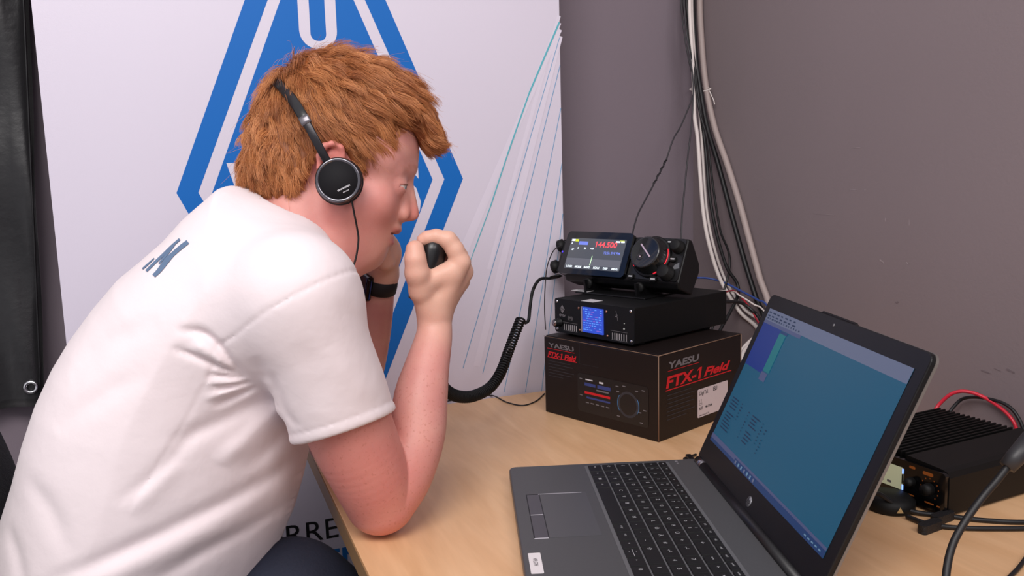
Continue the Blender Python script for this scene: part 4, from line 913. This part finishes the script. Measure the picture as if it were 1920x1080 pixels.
# right arm with the microphone hand
ARMF = ARM + [(V(752, 886, .937), .0375), (V(781, 815, .952), .0338), (V(789, 745, .965), .0322), (V(799, 695, .976), .0277), (V(813, 635, .992), .0228), (V(816, 597, 1.0), .0205)]
body.spline(ARMF[:5])
body.spline(ARMF[4:])
wr_ = V(818, 583, 1.0)
palm = [(V(863, 492, .982), .0128), (V(868, 510, 1.004), .0128), (V(863, 527, 1.026), .0120), (V(853, 543, 1.046), .0108)]
for p_, r_ in palm: body.u(f_cone(wr_ + (p_ - V(863, 515, 1.012)) * .3, p_, .0165, r_), .009)
body.u(f_cone(V(818, 560, 1.0), V(845, 515, 1.0), .0165, .0135), .012)
body.u(f_cone(V(808, 585, .992), V(789, 545, .976), .0160, .0135), .012)                      # ball of the thumb
body.u(f_cone(V(797, 529, .974), V(842, 511, .980), .0140, .0130), .008)                      # web
HAND = Field()
FING = [
    [(V(788, 545, .973), .0135), (V(782, 512, .962), .0138), (V(779, 487, .958), .0118), (V(778, 468, .960), .0112)],          # thumb
    [(V(863, 492, .982), .0125), (V(853, 468, .978), .0110), (V(840, 450, .976), .0108), (V(818, 444, .975), .0092), (V(802, 446, .975), .0085), (V(793, 450, .975), .0078)],
    [(V(868, 510, 1.004), .0125), (V(861, 480, 1.004), .0108), (V(846, 456, 1.002), .0106), (V(818, 450, 1.000), .0092), (V(800, 462, .998), .0085)],
    [(V(863, 527, 1.026), .0118), (V(858, 495, 1.028), .0104), (V(842, 474, 1.028), .0100), (V(812, 470, 1.024), .0088), (V(790, 488, 1.018), .0080)],
    [(V(853, 543, 1.046), .0105), (V(848, 515, 1.050), .0092), (V(832, 500, 1.050), .0088), (V(802, 500, 1.044), .0078), (V(770, 515, 1.020), .0078)]]
for i_, fg in enumerate(FING): body.chain(fg, .006 if i_ == 0 else .003)
# left arm, hand at the cheek
LA = [(V(520, 470, 1.08), .050), (V(560, 640, 1.12), .046), (V(628, 822, 1.165), .040), (V(655, 745, 1.15), .037), (V(678, 680, 1.14), .0335), (V(700, 610, 1.125), .0255), (V(711, 545, 1.110), .0210), (V(716, 515, 1.100), .0205)]
body.spline(LA[:3]); body.spline(LA[2:])
body.u(f_cone(V(716, 515, 1.10), V(722, 470, 1.075), .021, .0205), .012)
body.u(f_cone(V(724, 480, 1.075), V(710, 435, 1.062), .0165, .0155), .012)
for k in range(4): body.chain([(V(722 - 8 * k, 450 - 2 * k, 1.064 + .014 * k), .0095), (V(706 - 8 * k, 410, 1.066 + .012 * k), .0088), (V(688 - 8 * k, 378, 1.064 + .008 * k), .0078), (V(672 - 8 * k, 356, 1.056 + .008 * k), .0068)], .003)
body.chain([(V(722, 490, 1.06), .013), (V(715, 460, 1.045), .0105), (V(700, 440, 1.036), .0092)], .004)

vox = VOX_BODY
Vb, Qb = polygonize(body, *BODY_BOX, vox)
Vb = relax(Vb, Qb, 1, .5)
q = hl(Vb)
def blob(c, r, soft): return np.clip(1 - (np.linalg.norm(Vb - c, axis=1) - r) / soft, 0, 1)
def eblob(c, rad, p=2.0): 
    d = (Vb - c) @ HA.T / np.array(rad); return np.exp(-(d ** 2).sum(1) * p)
lips = np.clip(eblob(HP(742, 433), (.010, .0052, .021)) * 1.9 + eblob(HP(728, 451), (.011, .0062, .018)) * 2.2, 0, 1)
flush = np.clip(eblob(HP(705, 400, .045), (.045, .040, .035), 1) * .35 + eblob(HP(775, 400), (.016, .016, .02), 1) * .8 + eblob(HP(618, 305, .08), (.03, .045, .02), 1) * 1.0 + eblob(HP(640, 430, .05), (.06, .05, .05), .8) * .2
                + blob(ARM[4][0], .02, .09) * .55 + blob(V(655, 860, .86), .02, .07) * .5, 0, 1)
flush = np.maximum(flush, np.clip(1 - np.linalg.norm(Vb - FING[4][-1][0], axis=1) / .02, 0, 1))
brow = np.clip(sum(eblob(HP(x, y, s * z), (.009, .0035, .008), 1.5) for s in (-1, 1) for x, y, z in ((752, 314, .036), (764, 311, .028), (773, 311, .018), (777, 315, .010))) * .5, 0, 1)
M_skin = bpy.data.materials.new('skin'); M_skin.use_nodes = True; nt = M_skin.node_tree; b = nt.nodes['Principled BSDF']; lk = nt.links.new
def attr(n): a = nt.nodes.new('ShaderNodeAttribute'); a.attribute_name = n; return a.outputs['Fac']
def mixc(f, a, c2, bl_='MIX'):
    m = nt.nodes.new('ShaderNodeMix'); m.data_type = 'RGBA'; m.blend_type = bl_
    if isinstance(f, (int, float)): m.inputs[0].default_value = f
    else: lk(f, m.inputs[0])
    for i, v in ((6, a), (7, c2)):
        if isinstance(v, tuple): m.inputs[i].default_value = (*v, 1)
        else: lk(v, m.inputs[i])
    return m.outputs[2]
def noise(sc_, det, lo_, hi_, a=0., c2=1.):
    tc = nt.nodes.new('ShaderNodeTexCoord'); n = nt.nodes.new('ShaderNodeTexNoise'); n.inputs['Scale'].default_value = sc_; n.inputs['Detail'].default_value = det; lk(tc.outputs['Object'], n.inputs['Vector'])
    r = nt.nodes.new('ShaderNodeMapRange'); r.inputs['From Min'].default_value = lo_; r.inputs['From Max'].default_value = hi_; r.inputs['To Min'].default_value = a; r.inputs['To Max'].default_value = c2; lk(n.outputs['Fac'], r.inputs[0]); return r.outputs[0]
c = mixc(noise(26, 4, .35, .7), rgb(222, 162, 150), rgb(213, 146, 138))
c = mixc(attr('hand'), c, rgb(228, 184, 162))
c = mixc(attr('flush'), c, rgb(214, 124, 114))
fk = nt.nodes.new('ShaderNodeMath'); fk.operation = 'MULTIPLY'; lk(noise(300, 2, .60, .72, 0, .38), fk.inputs[0]); lk(attr('arm'), fk.inputs[1])
c = mixc(fk.outputs[0], c, rgb(176, 98, 78))
c = mixc(attr('lips'), c, rgb(196, 96, 98))
c = mixc(attr('brow'), c, rgb(176, 112, 82))
lk(c, b.inputs['Base Color']); b.inputs['Roughness'].default_value = .46; b.inputs['Specular IOR Level'].default_value = .42
b.inputs['Subsurface Weight'].default_value = .25; b.inputs['Subsurface Radius'].default_value = (1, .4, .25); b.inputs['Subsurface Scale'].default_value = .006
bp = nt.nodes.new('ShaderNodeBump'); bp.inputs['Strength'].default_value = .07; bp.inputs['Distance'].default_value = .0015; lk(noise(420, 3, .3, .7), bp.inputs['Height']); lk(bp.outputs[0], b.inputs['Normal'])
mesh_from('body', Vb, Qb, M_skin, ps, PO, dict(lips=lips, flush=flush, brow=brow, hand=np.clip(blob(V(825, 500, 1.0), .055, .06) + blob(V(715, 480, 1.08), .03, .04), 0, 1) * .8, arm=np.clip((Vb[:, 1] - .06) / .05, 0.12, 1)))

# eyes
def eye(s):
    e0 = HP(744, 348, s * .028); g = HFW * math.cos(.30) + HDN * math.sin(.30); up = np.cross(g, HSD)
    fr = AX(e0, HSD, np.cross(g, HSD), g); mb = MB(); pr_ = [(max(.0117 * math.sin(t), 1e-5), -.0117 * math.cos(t)) for t in np.linspace(0, math.pi * .86, 22)]
    mb.lathe(pr_, 0, fr, 28); mb.lathe([(.0058, .0100), (.0052, .0110), (.0024, .0117)], 1, fr, 24); mb.lathe([(.0024, .0117), (.0012, .01195), (1e-5, .0120)], 2, fr, 20)
    o = MB().add(toW(np.concatenate(mb.v)) - PO, mb.f, 0, None, True); o.m = mb.m
    return tag(fix(o.build('eye', [mat('eye_white', rgb(214, 196, 190), .2), mat('iris', rgb(104, 122, 130), .2), mat('pupil', rgb(12, 12, 14), .1)], ps)))
eye(1); eye(-1)
for s in (1, -1):
    e0 = HP(744, 348, s * .028); pl_ = []
    for l in np.linspace(-.0098, .0098, 14):
        v = .0004 - .0019 * max(1 - ((l + .0005) / .0125) ** 2, 0) - .0004 + .0018; g = math.sqrt(.0131 ** 2 - l * l - v * v); pl_.append(e0 + HSD * l * s + HDN * (v - .0024 + .16 * g * 1.0 - .0006) + HFW * g)
    MB().tube(toW(np.array(pl_)) - PO, .00055, seg=6).build('eyelashes', mat('lash', rgb(120, 78, 60), .7), ps)

# shirt mesh
Vs, Qs = polygonize(shirt, (-.66, -.15, .74), (-.02, .56, 1.18), VOX_SHIRT)
Vs = relax(Vs, Qs, 1, .4)
M_shirt = mat('white_cotton', rgb(240, 227, 230), .85, sheen=.2, bump=(26, .75, 7))
shirt_o = mesh_from('t_shirt', Vs, Qs, M_shirt, ps, PO)
from mathutils.bvhtree import BVHTree
bvs = BVHTree.FromPolygons([tuple(p) for p in toW(Vs)], [tuple(int(i) for i in f) for f in Qs])
mb = MB()
for pts in ([(275, 509, 4.5), (290, 494, 5), (306, 479, 5), (322, 463, 4.5), (338, 449, 4.5)], [(299, 495, 3), (308, 484, 4), (318, 472, 4), (328, 460, 2.5)],
            [(289, 518, 7), (299, 508, 8.5), (309, 495, 10), (316, 486, 10), (325, 477, 8), (340, 464, 8), (353, 454, 8)], [(268, 505, 3), (278, 496, 3), (290, 485, 2)]):
    pts = smooth_path(np.array(pts, float), 5); T = np.gradient(pts[:, :2], axis=0); T /= np.linalg.norm(T, axis=1)[:, None]; N = np.stack([-T[:, 1], T[:, 0]], 1); row = []
    for p_, n_ in zip(pts, N):
        r2 = []
        for k in (-1, -.33, .33, 1):
            x, y = p_[:2] + n_ * k * p_[2] / 2; d = Vector(ray(x, y)).normalized(); hit, nn, _, _ = bvs.ray_cast(Vector(CAM), d, 3.0); r2.append(None if hit is None else np.array(hit + nn * (.0008 if nn.dot(d) < 0 else -.0008)))
        row.append(r2)
    for a, c2 in zip(row, row[1:]):
        for k in range(3):
            qd = [a[k], a[k + 1], c2[k + 1], c2[k]]
            if all(v is not None for v in qd) and max(np.linalg.norm(qd[i] - qd[i - 1]) for i in range(4)) < .03: mb.add([v - PO for v in qd], [(0, 1, 2, 3)])
if mb.n: tag(mb.build('shirt_print', mat('shirt_print', rgb(98, 120, 150), .8), shirt_o), 'blue-grey letters printed on the back')

# jeans
jn = Field()
kR = V(700, 1215, .99); hR = V(380, 1150, .96)
W2 = lambda p: fromW(np.array(p))
kRw = toW(kR)
jn.chain([(hR, .072), (V(545, 1132, .965), .070), (kR, .064)], .03); jn.chain([(kR, .064), (W2(kRw + [.02, .01, -.25]), .056), (W2((kRw[0] + .02, kRw[1] + .01, .07)), .050)], .02)
off = np.array([-.02, .19, -.07])
jn.chain([(W2(toW(hR) + off * .8), .085), (W2(kRw + off), .066)], .03); jn.chain([(W2(kRw + off), .064), (W2((kRw[0] + .02, kRw[1] + .24, .07)), .050)], .02)
jn.chain([(hR, .085), (W2(toW(hR) + off * .8), .085)], .04)
a_, b_ = toW(hR), kRw
Vj, Qj = polygonize(jn, np.array(hR) + [-.25, -.3, -.2], fromW((kRw[0] + .05, kRw[1] + .3, -.0)) + [.16, .12, .25], .0045)
mesh_from('jeans', Vj, Qj, mat('navy_denim', rgb(22, 27, 46), .8, bump=(300, .3, 3), noise=(14, .22, 4)), ps, PO)
for dy in (0, .23):
    f_ = np.array([kRw[0] + .02, kRw[1] + .01 + dy, .02]); mb = MB(); mb.lathe([(.055, -.035), (.058, .0), (.05, .05), (.045, .07)], 0, TM(f_ - PO)); mb.rbox(-.07, -.048, .20, .048, .045, -.04, .02, 0, TM(f_ - PO)); mb.build('shoe', M_rubber, ps)
# ------------------------------------------------------------------ hair
def hl2(x, y, s=0.0): v = hl(HP(x, y, s)); return (v[0], v[1])
SIL = [(446, 330), (457, 290), (466, 252), (486, 192), (517, 145), (548, 114), (580, 101), (607, 97), (659, 97), (711, 112), (763, 148), (804, 185), (827, 226), (836, 258), (826, 280), (808, 288), (786, 280), (772, 262), (752, 285), (650, 345), (560, 385), (457, 352)]
HLN = [(420, 360, 0), (457, 353, 0), (500, 366, .02), (546, 379, .05), (570, 347, .065), (580, 319, .070), (590, 288, .076), (605, 268, .078), (632, 264, .08), (648, 285, .08), (660, 312, .076), (675, 336, .074), (683, 326, .074), (692, 316, .074), (712, 300, .070), (729, 283, .066), (737, 264, .062),
       (743, 245, .056), (757, 237, .045), (772, 245, .02), (781, 262, .0), (790, 288, 0), (808, 296, 0), (860, 290, 0), (880, 150, 0), (700, 40, 0), (450, 60, 0), (400, 250, 0)]
sil_sd = poly_sd([hl2(*p) for p in SIL]); hln_sd = poly_sd([hl2(*p) for p in HLN]); sil_w = inflate(sil_sd, .087, .070)
hc = HP(634, 262)
def hairf(P):
    q = hl(P); d2 = sil_sd(q[:, :2]); a = np.abs(q[:, 2]); w_ = sil_w(d2)
    A = np.where(d2 < 0, (a - w_) * .7, np.sqrt(a * a + d2 * d2)) + .0105
    e = ((P - hc) @ HA.T) / np.array([.100, .087, .0815]); B = (np.sqrt((e ** 2).sum(1)) - 1) * .08
    e = ((P - HP(560, 330)) @ HA.T) / np.array([.062, .058, .072]); B2 = (np.sqrt((e ** 2).sum(1)) - 1) * .058
    d = smin(smin(A, B, .012), B2, .02)
    wave = .0016 * np.sin(q[:, 0] * 210 + 3 * np.sin(q[:, 1] * 60) + q[:, 2] * 90) * np.sin(q[:, 1] * 75 + q[:, 0] * 95) + .0010 * np.sin(q[:, 0] * 430 - q[:, 1] * 260 + q[:, 2] * 150)
    return smax(d + wave + .0015, hln_sd(q[:, :2]), .005)
class HF:
    def __call__(s, P, c=None, R=0): return hairf(P)
ctr = HP(635, 240)
Vh, Qh = polygonize(HF(), ctr - [.16, .13, .12], ctr + [.16, .12, .12], .0028)
Vh = relax(Vh, Qh, 2, .5)
HAIRC = rgb(150, 92, 46)
m = mat('hair_base', rgb(134, 76, 38), .6); M_hb = m
hair_o = mesh_from('hair', Vh, Qh, M_hb, ps, PO)
# strands grown from that surface, combed away from the crown
rg = np.random.default_rng(5)
A_, B_, C_, D_ = (Vh[Qh[:, k]] for k in range(4)); fn = np.cross(C_ - A_, D_ - B_); ar = np.linalg.norm(fn, axis=1) + 1e-12; fn = fn / ar[:, None]
fc_ = (A_ + B_ + C_ + D_) / 4
if np.mean(((fc_ - hc) * fn).sum(1)) < 0: fn = -fn
NS = 80000
pick = rg.choice(len(Qh), NS, p=ar / ar.sum()); uv = rg.random((NS, 2, 1)); root = (A_[pick] * (1 - uv[:, 0]) + B_[pick] * uv[:, 0]) * (1 - uv[:, 1]) + (D_[pick] * (1 - uv[:, 0]) + C_[pick] * uv[:, 0]) * uv[:, 1]; nrm = fn[pick]
outer = (((root - hc) * nrm).sum(1) > 0) | (((root - hc) @ HFW > .085)); root, nrm = root[outer], nrm[outer]; NS = len(root)
crown = HP(548, 128, .0)
def comb(P, N):
    r = P - crown; q = hl(P)
    t = r - N * (r * N).sum(1)[:, None]; t /= np.linalg.norm(t, axis=1)[:, None] + 1e-9
    dn = HDN * .85 + HFW * .12; back = np.clip((-q[:, 0] - .02) / .08, 0, 1)[:, None]; low = np.clip((q[:, 1] + .03) / .06, 0, 1)[:, None]
    frt = np.clip((q[:, 0] - .03) / .05, 0, 1)[:, None] * np.clip((-q[:, 1]) / .04, 0, 1)[:, None]
    t = t + dn * (.9 * low + .35 * back) + (HFW * 1.1 + HDN * .55) * frt * .9
    t = t - N * (t * N).sum(1)[:, None]; return t / (np.linalg.norm(t, axis=1)[:, None] + 1e-9)
# lock centres give every strand a shared bend
NL = 520; li = rg.choice(NS, NL, replace=False); lc = root[li]; ld = rg.normal(0, 1, (NL, 3)); lph = rg.random(NL) * 6.28; llen = rg.uniform(.8, 1.25, NL)
near = np.empty(NS, int)
for i in range(0, NS, 4000): near[i:i + 4000] = ((root[i:i + 4000, None] - lc[None]) ** 2).sum(-1).argmin(1)
bvh_h = None
T0 = comb(root, nrm); side = np.cross(nrm, T0); K = 8
q = hl(root); frontness = np.clip((q[:, 0] - .06) / .05, 0, 1); topness = np.clip((-q[:, 1] - .06) / .05, 0, 1)
hln_d = hln_sd(q[:, :2])
ln_ = rg.uniform(.022, .036, NS) * llen[near] * (1 + .35 * topness); ln_ = np.where(hln_d > -.018, np.minimum(ln_, .013 + np.clip(-hln_d, 0, .02) * .8), ln_); ln_ = np.where(frontness > .4, rg.uniform(.016, .028, NS), ln_)
pts = np.empty((NS, K, 3)); p_ = root - nrm * .0035; dir_ = T0 * .75 + nrm * (.20 + .16 * rg.random((NS, 1))) + ld[near] * .13 + rg.normal(0, .05, (NS, 3))
for k in range(K):
    pts[:, k] = p_
    f = k / (K - 1); wv = np.sin(lph[near] + f * 5.5)[:, None] * side * .26
    dd = dir_ * (1 - f * .55) + T0 * f * .55 - nrm * f * .42 + wv + HDN * .10 * f; dd /= np.linalg.norm(dd, axis=1)[:, None]
    p_ = p_ + dd * (ln_ / (K - 1))[:, None]
# locks pull their strands together towards the tips
for k in range(K):
    f = (k / (K - 1)) ** 1.5 * .38; mean = np.zeros((NL, 3)); cnt = np.bincount(near, minlength=NL)[:, None]; np.add.at(mean, near, pts[:, k]); mean /= np.maximum(cnt, 1); pts[:, k] = pts[:, k] * (1 - f) + mean[near] * f + 0
fly = rg.choice(NS, 900, replace=False); fl = rg.normal(0, 1, (900, 3)) * .006
for k in range(K): pts[fly, k] += (nrm[fly] * .007 + fl) * (k / (K - 1)) ** 1.6
W_ = toW(pts.reshape(-1, 3)) - PO
cv = bpy.data.hair_curves.new('hair_strands'); cv.add_curves([K] * NS); cv.position_data.foreach_set('vector', W_.astype(np.float32).ravel())
ra_ = cv.attributes.get('radius') or cv.attributes.new('radius', 'FLOAT', 'POINT')
rad = np.tile(np.linspace(.00022, .00007, K), NS); ra_.data.foreach_set('value', rad.astype(np.float32))
tn = cv.attributes.new('tone', 'FLOAT', 'CURVE'); tone = np.clip(.5 + .16 * rg.normal(0, 1, NL)[near] + .16 * rg.normal(0, 1, NS), 0, 1); tn.data.foreach_set('value', tone.astype(np.float32))
M_hair = bpy.data.materials.new('hair_strand'); M_hair.use_nodes = True; nt2 = M_hair.node_tree; hb = nt2.nodes['Principled BSDF']
at = nt2.nodes.new('ShaderNodeAttribute'); at.attribute_name = 'tone'; rp = nt2.nodes.new('ShaderNodeValToRGB')
rp.color_ramp.elements[0].position = .1; rp.color_ramp.elements[0].color = (*rgb(160, 92, 48), 1); rp.color_ramp.elements[1].position = .9; rp.color_ramp.elements[1].color = (*rgb(224, 154, 98), 1)
nt2.links.new(at.outputs['Fac'], rp.inputs[0]); nt2.links.new(rp.outputs[0], hb.inputs['Base Color']); hb.inputs['Roughness'].default_value = .42; hb.inputs['Specular IOR Level'].default_value = .55
cv.materials.append(M_hair); so = bpy.data.objects.new('hair_strands', cv); COL.objects.link(so); so.parent = hair_o; so['kind'] = 'stuff'

# ------------------------------------------------------------------ headphones
hp0 = toW(HP(636, 340, .100)); hph = thing('headphones', hp0, 'black on-ear headphones with round cups worn by the person', 'headphones')
bvh_hair = BVHTree.FromPolygons([tuple(p) for p in toW(Vh)], [tuple(int(i) for i in f) for f in Qh])
def over(x, y, s, lift=.0065):                                 # rest on the hair where the band crosses it
    h_, _, _, _ = bvh_hair.ray_cast(Vector(CAM), Vector(ray(x, y)).normalized(), 3.0)
    return s if h_ is None else max(s, float(hl(fromW(np.array(h_))[None])[0, 2]) + lift)
arc0 = [(613, 302, .098), (601, 280, .102), (585, 250, .1035), (566, 215, .099), (548, 187, .084), (531, 166, .060), (519, 154, .032)]
half = [(x, y, over(x, y, s)) for x, y, s in arc0]; arc = half + [(509, 144, .0)] + [(x, y, -s) for x, y, s in half[::-1]]
ap = smooth_path(toW(np.array([HP(x, y, s) for x, y, s in arc])), 8); 
def band(P, wd, tk, mb):
    n = len(P); T = np.gradient(P, axis=0); T /= np.linalg.norm(T, axis=1)[:, None]; ctr_ = toW(HP(634, 300, 0)); Vv = []
    for i in range(n):
        o_ = P[i] - ctr_; o_ -= T[i] * (o_ @ T[i]); o_ /= np.linalg.norm(o_); w2 = np.cross(T[i], o_)
        for a in np.linspace(0, 2 * math.pi, 13)[:-1]: Vv.append(P[i] + w2 * wd * np.sign(math.cos(a)) * abs(math.cos(a)) ** .5 + o_ * tk * np.sign(math.sin(a)) * abs(math.sin(a)) ** .6)
    F = [(i * 12 + k, i * 12 + (k + 1) % 12, (i + 1) * 12 + (k + 1) % 12, (i + 1) * 12 + k) for i in range(n - 1) for k in range(12)] + [tuple(range(11, -1, -1)), tuple((n - 1) * 12 + k for k in range(12))]
    mb.add(np.array(Vv) - hp0, F, 0, None, True)
n_ = len(ap); a1 = int(n_ * .19)
mb = MB(); band(ap[a1:n_ - a1], .0058, .0022, mb); fix(mb.build('headband', mat('headband_black', rgb(26, 25, 28), .28, coat=.3), hph))
for sl_ in (ap[:a1 + 6], ap[n_ - a1 - 6:]):
    mb = MB(); band(sl_, .0046, .0015, mb); fix(mb.build('slider', mat('slider_grey', rgb(46, 44, 48), .3, .5), hph))
for px_ in (a1 + 1, n_ - a1 - 2):
    mb = MB(); band(ap[px_ - 2:px_ + 2], .0060, .0024, mb); fix(mb.build('joint', mat('joint_grey', rgb(120, 116, 122), .3, .5), hph))
for s in (1, -1):
    c0 = HP(636, 340, s * .0925); sd = HSD * s; up_ = -HDN; xx = np.cross(up_, sd); fr = AX(c0, xx, up_, sd); Mf = AX((0, 0, 0), (1, 0, 0), (0, 1, 0), (0, 0, 1))
    def addL(mb, prof, mi=0, seg=48):
        t = MB(); t.lathe(prof, 0, fr, seg); mb.add(toW(np.concatenate(t.v)) - hp0, t.f, mi, None, True)
    mb = MB(); addL(mb, [(.017, -.009), (.0255, -.008), (.0265, -.002), (.024, .002), (.001, .002)]); fix(mb.build('ear_cushion', mat('cushion_black', rgb(24, 22, 24), .8), hph))
    mb = MB(); addL(mb, [(.0235, .001), (.0253, .003), (.0253, .0085), (.0245, .0095), (.001, .0095)]); cup = fix(mb.build('ear_cup', M_blackg, hph))
    mb = MB(); addL(mb, [(.0247, .0090), (.0247, .0100), (.0232, .0110), (.0205, .0102), (.0205, .0090)]); fix(mb.build('chrome_ring', mat('dark_chrome', rgb(118, 116, 122), .16, 1.0), cup))
    mb = MB(); addL(mb, [(.0213, .0092), (.0210, .0104), (.0001, .0106)]); fix(mb.build('cap', mat('cup_matt', rgb(20, 19, 23), .75, spec=.25), cup))
    if s == 1:
        mb = MB()
        for t_, z_, x_, y_ in (('SENNHEISER', .0024, .0062, -.0085), ('PX 100-II', .0016, .0085, -.0120)):
            t = MB(); t.text(t_, z_, fr @ TM((x_, y_, .0110), (0, 0, .48)), 0, bold=.03, sx=1.15); mb.add(toW(np.concatenate(t.v)) - hp0, t.f)
        mb.build('cup_lettering', M_print_w, cup)
fr0 = HP(659, 373, .094)
lead = [fr0, HP(664, 400, .090), HP(669, 425, .084), HP(672, 448, .082), HP(669, 475, .082), HP(664, 495, .083), HP(655, 520, .083), HP(645, 550, .07)]
MB().tube(smooth_path(toW(np.array(lead)), 8) - hp0, .0011, seg=8).build('lead', M_black, hph)

# ------------------------------------------------------------------ microphone in the right hand
mc = V(809, 475, .988); m0 = toW(mc); mic = thing('hand_microphone', m0, 'black hand microphone held in the right fist before the mouth', 'microphone')
def mpart(name, fn_mb, m):
    t = fn_mb; o = MB(); o.add(toW(np.concatenate(t.v)) - m0, t.f, 0, None, True); o.m = t.m; o.sm = t.sm; return fix(o.build(name, m, mic))
ang = .30; fx = np.array([math.cos(ang), math.sin(ang), 0]); fy = np.array([-math.sin(ang), math.cos(ang), 0])
FM = AX(mc, fx, fy, (0, 0, 1))
t = MB(); t.lathe([(.0001, -.0185), (.0110, -.0175), (.0160, -.0130), (.0172, -.004), (.0172, .010), (.0150, .040), (.012, .060), (.0001, .064)], 0, FM @ AX((0.001, 0.0, 0), (1, 0, 0), (0, 0, 1), (0, 1, 0)) @ TM((0, 0, 0)), 32)
Vv = np.concatenate(t.v); q_ = (Vv - mc) @ np.stack([fx, fy, [0, 0, 1]], 1); q_[:, 2] *= 1.25; t.v = [mc + q_ @ np.stack([fx, fy, [0, 0, 1]])]
mpart('housing', t, mat('mic_black', rgb(20, 20, 23), .32))
t = MB(); t.lathe([(.0050, 0), (.0046, .0035), (.0001, .0042)], 0, AX(V(808, 462, .9735), (1, 0, 0), (0, 1, 0), (0, 0, -1)), 16); mpart('button', t, mat('mic_button', rgb(34, 34, 38), .35))
t = MB(); t.lathe([(.0036, 0), (.0034, .0035), (.0001, .0040)], 0, AX(V(823, 470, .978), (1, 0, 0), (0, 1, 0), (0, 0, -1)), 16); mpart('button', t, MATS['mic_button'])

# ------------------------------------------------------------------ watch on the left wrist
wc = V(712, 531, 1.105); w0 = toW(wc); wt = thing('wristwatch', w0, 'black smart watch on the far wrist under the chin', 'watch')
wa = V(711, 545, 1.110) - V(716, 515, 1.100); wa /= np.linalg.norm(wa); wx = np.array([1, 0, 0]) - wa * wa[0]; wx /= np.linalg.norm(wx); wz = np.cross(wx, wa)
t = MB(); t.lathe([(.0225, -.0105), (.0242, -.0100), (.0246, .0), (.0242, .0100), (.0225, .0105)], 0, AX(wc, wx, wz, wa), 40); o = MB(); o.add(toW(np.concatenate(t.v)) - w0, t.f, 0, None, True); fix(o.build('strap', mat('strap_black', rgb(22, 19, 24), .7), wt))
cn = -wx * .78 - wz * np.sign(wz[2]) * .62; cn /= np.linalg.norm(cn); CF = AX(wc + cn * .0235, np.cross(wa, cn), wa, cn)
t = MB(); t.box((-.016, -.018, -.004), (.016, .018, .006), bev=.003, M=CF); o = MB(); o.add(toW(np.concatenate(t.v)) - w0, t.f); cs = fix(o.build('watch_case', M_blackg, wt))
t = MB(); t.quad(-.0135, -.016, -.0125, .016, .0064, 0, CF); t.box((-.0168, -.014, .000), (-.0162, .014, .0012), 0, CF); o = MB(); o.add(toW(np.concatenate(t.v)) - w0, t.f); o.build('edge_light', mat('watch_blue', rgb(30, 50, 120), .3), cs)

# ------------------------------------------------------------------ chair behind the person
ch0 = np.array([PO[0] + .045, PO[1] - .02, -.02]); chair = thing('office_chair', ch0, 'black office chair the person sits on, at the lower left edge', 'chair')
M_fab = mat('black_fabric', rgb(14, 13, 15), .9, bump=(500, .4, 2))
mb = MB(); mb.rbox(-.22, -.23, .22, .23, .06, .40, .462, 0); sb = fix(mb.build('seat', M_fab, chair)); bv = sb.modifiers.new('b', 'BEVEL'); bv.width = .02; bv.segments = 3; bv.limit_method = 'ANGLE'; bv.angle_limit = .6
mb = MB(); NXb, NZb = 16, 20; Vb2 = []
for sgn in (0, 1):
    for j in range(NZb + 1):
        z = .54 + .36 * j / NZb
        for i in range(NXb + 1):
            y = -.22 + .44 * i / NXb; e = max(0, abs(y) / .22) ** 4 * .03 * 0; x = -.235 + .12 * (y / .22) ** 2 * .5 - .05 * (j / NZb) + .035 * sgn * (1 - (abs(2 * i / NXb - 1)) ** 6) * (1 - abs(2 * j / NZb - 1) ** 6); Vb2.append((x, y * (1 - .30 * (j / NZb) ** 5), z))
n1 = (NXb + 1) * (NZb + 1); F = []
for j in range(NZb):
    for i in range(NXb):
        a = j * (NXb + 1) + i; F += [(a, a + 1, a + NXb + 2, a + NXb + 1), (n1 + a, n1 + a + NXb + 1, n1 + a + NXb + 2, n1 + a + 1)]
fix(mb.add(Vb2, F, 0, None, True).build('backrest', M_fab, chair))
MB().tube([(-.05, 0, .39), (-.24, 0, .40), (-.26, 0, .60)], .016).build('back_bar', M_black, chair)
MB().tube([(0, 0, .09), (0, 0, .40)], .025, seg=16).build('gas_column', M_black, chair)
for k in range(5):
    a = 2 * math.pi * k / 5 + .3; MB().tube([(0, 0, .10), (.30 * math.cos(a), .30 * math.sin(a), .065)], [.024, .016]).build('leg', M_black, chair)
    mb = MB(); mb.lathe([(.001, -.022), (.024, -.022), (.026, -.018), (.026, .018), (.024, .022), (.001, .022)], 0, AX((.30 * math.cos(a), .30 * math.sin(a), .026), (0, 0, 1), (math.cos(a), math.sin(a), 0), (-math.sin(a), math.cos(a), 0))); mb.build('castor', M_rubber, chair)
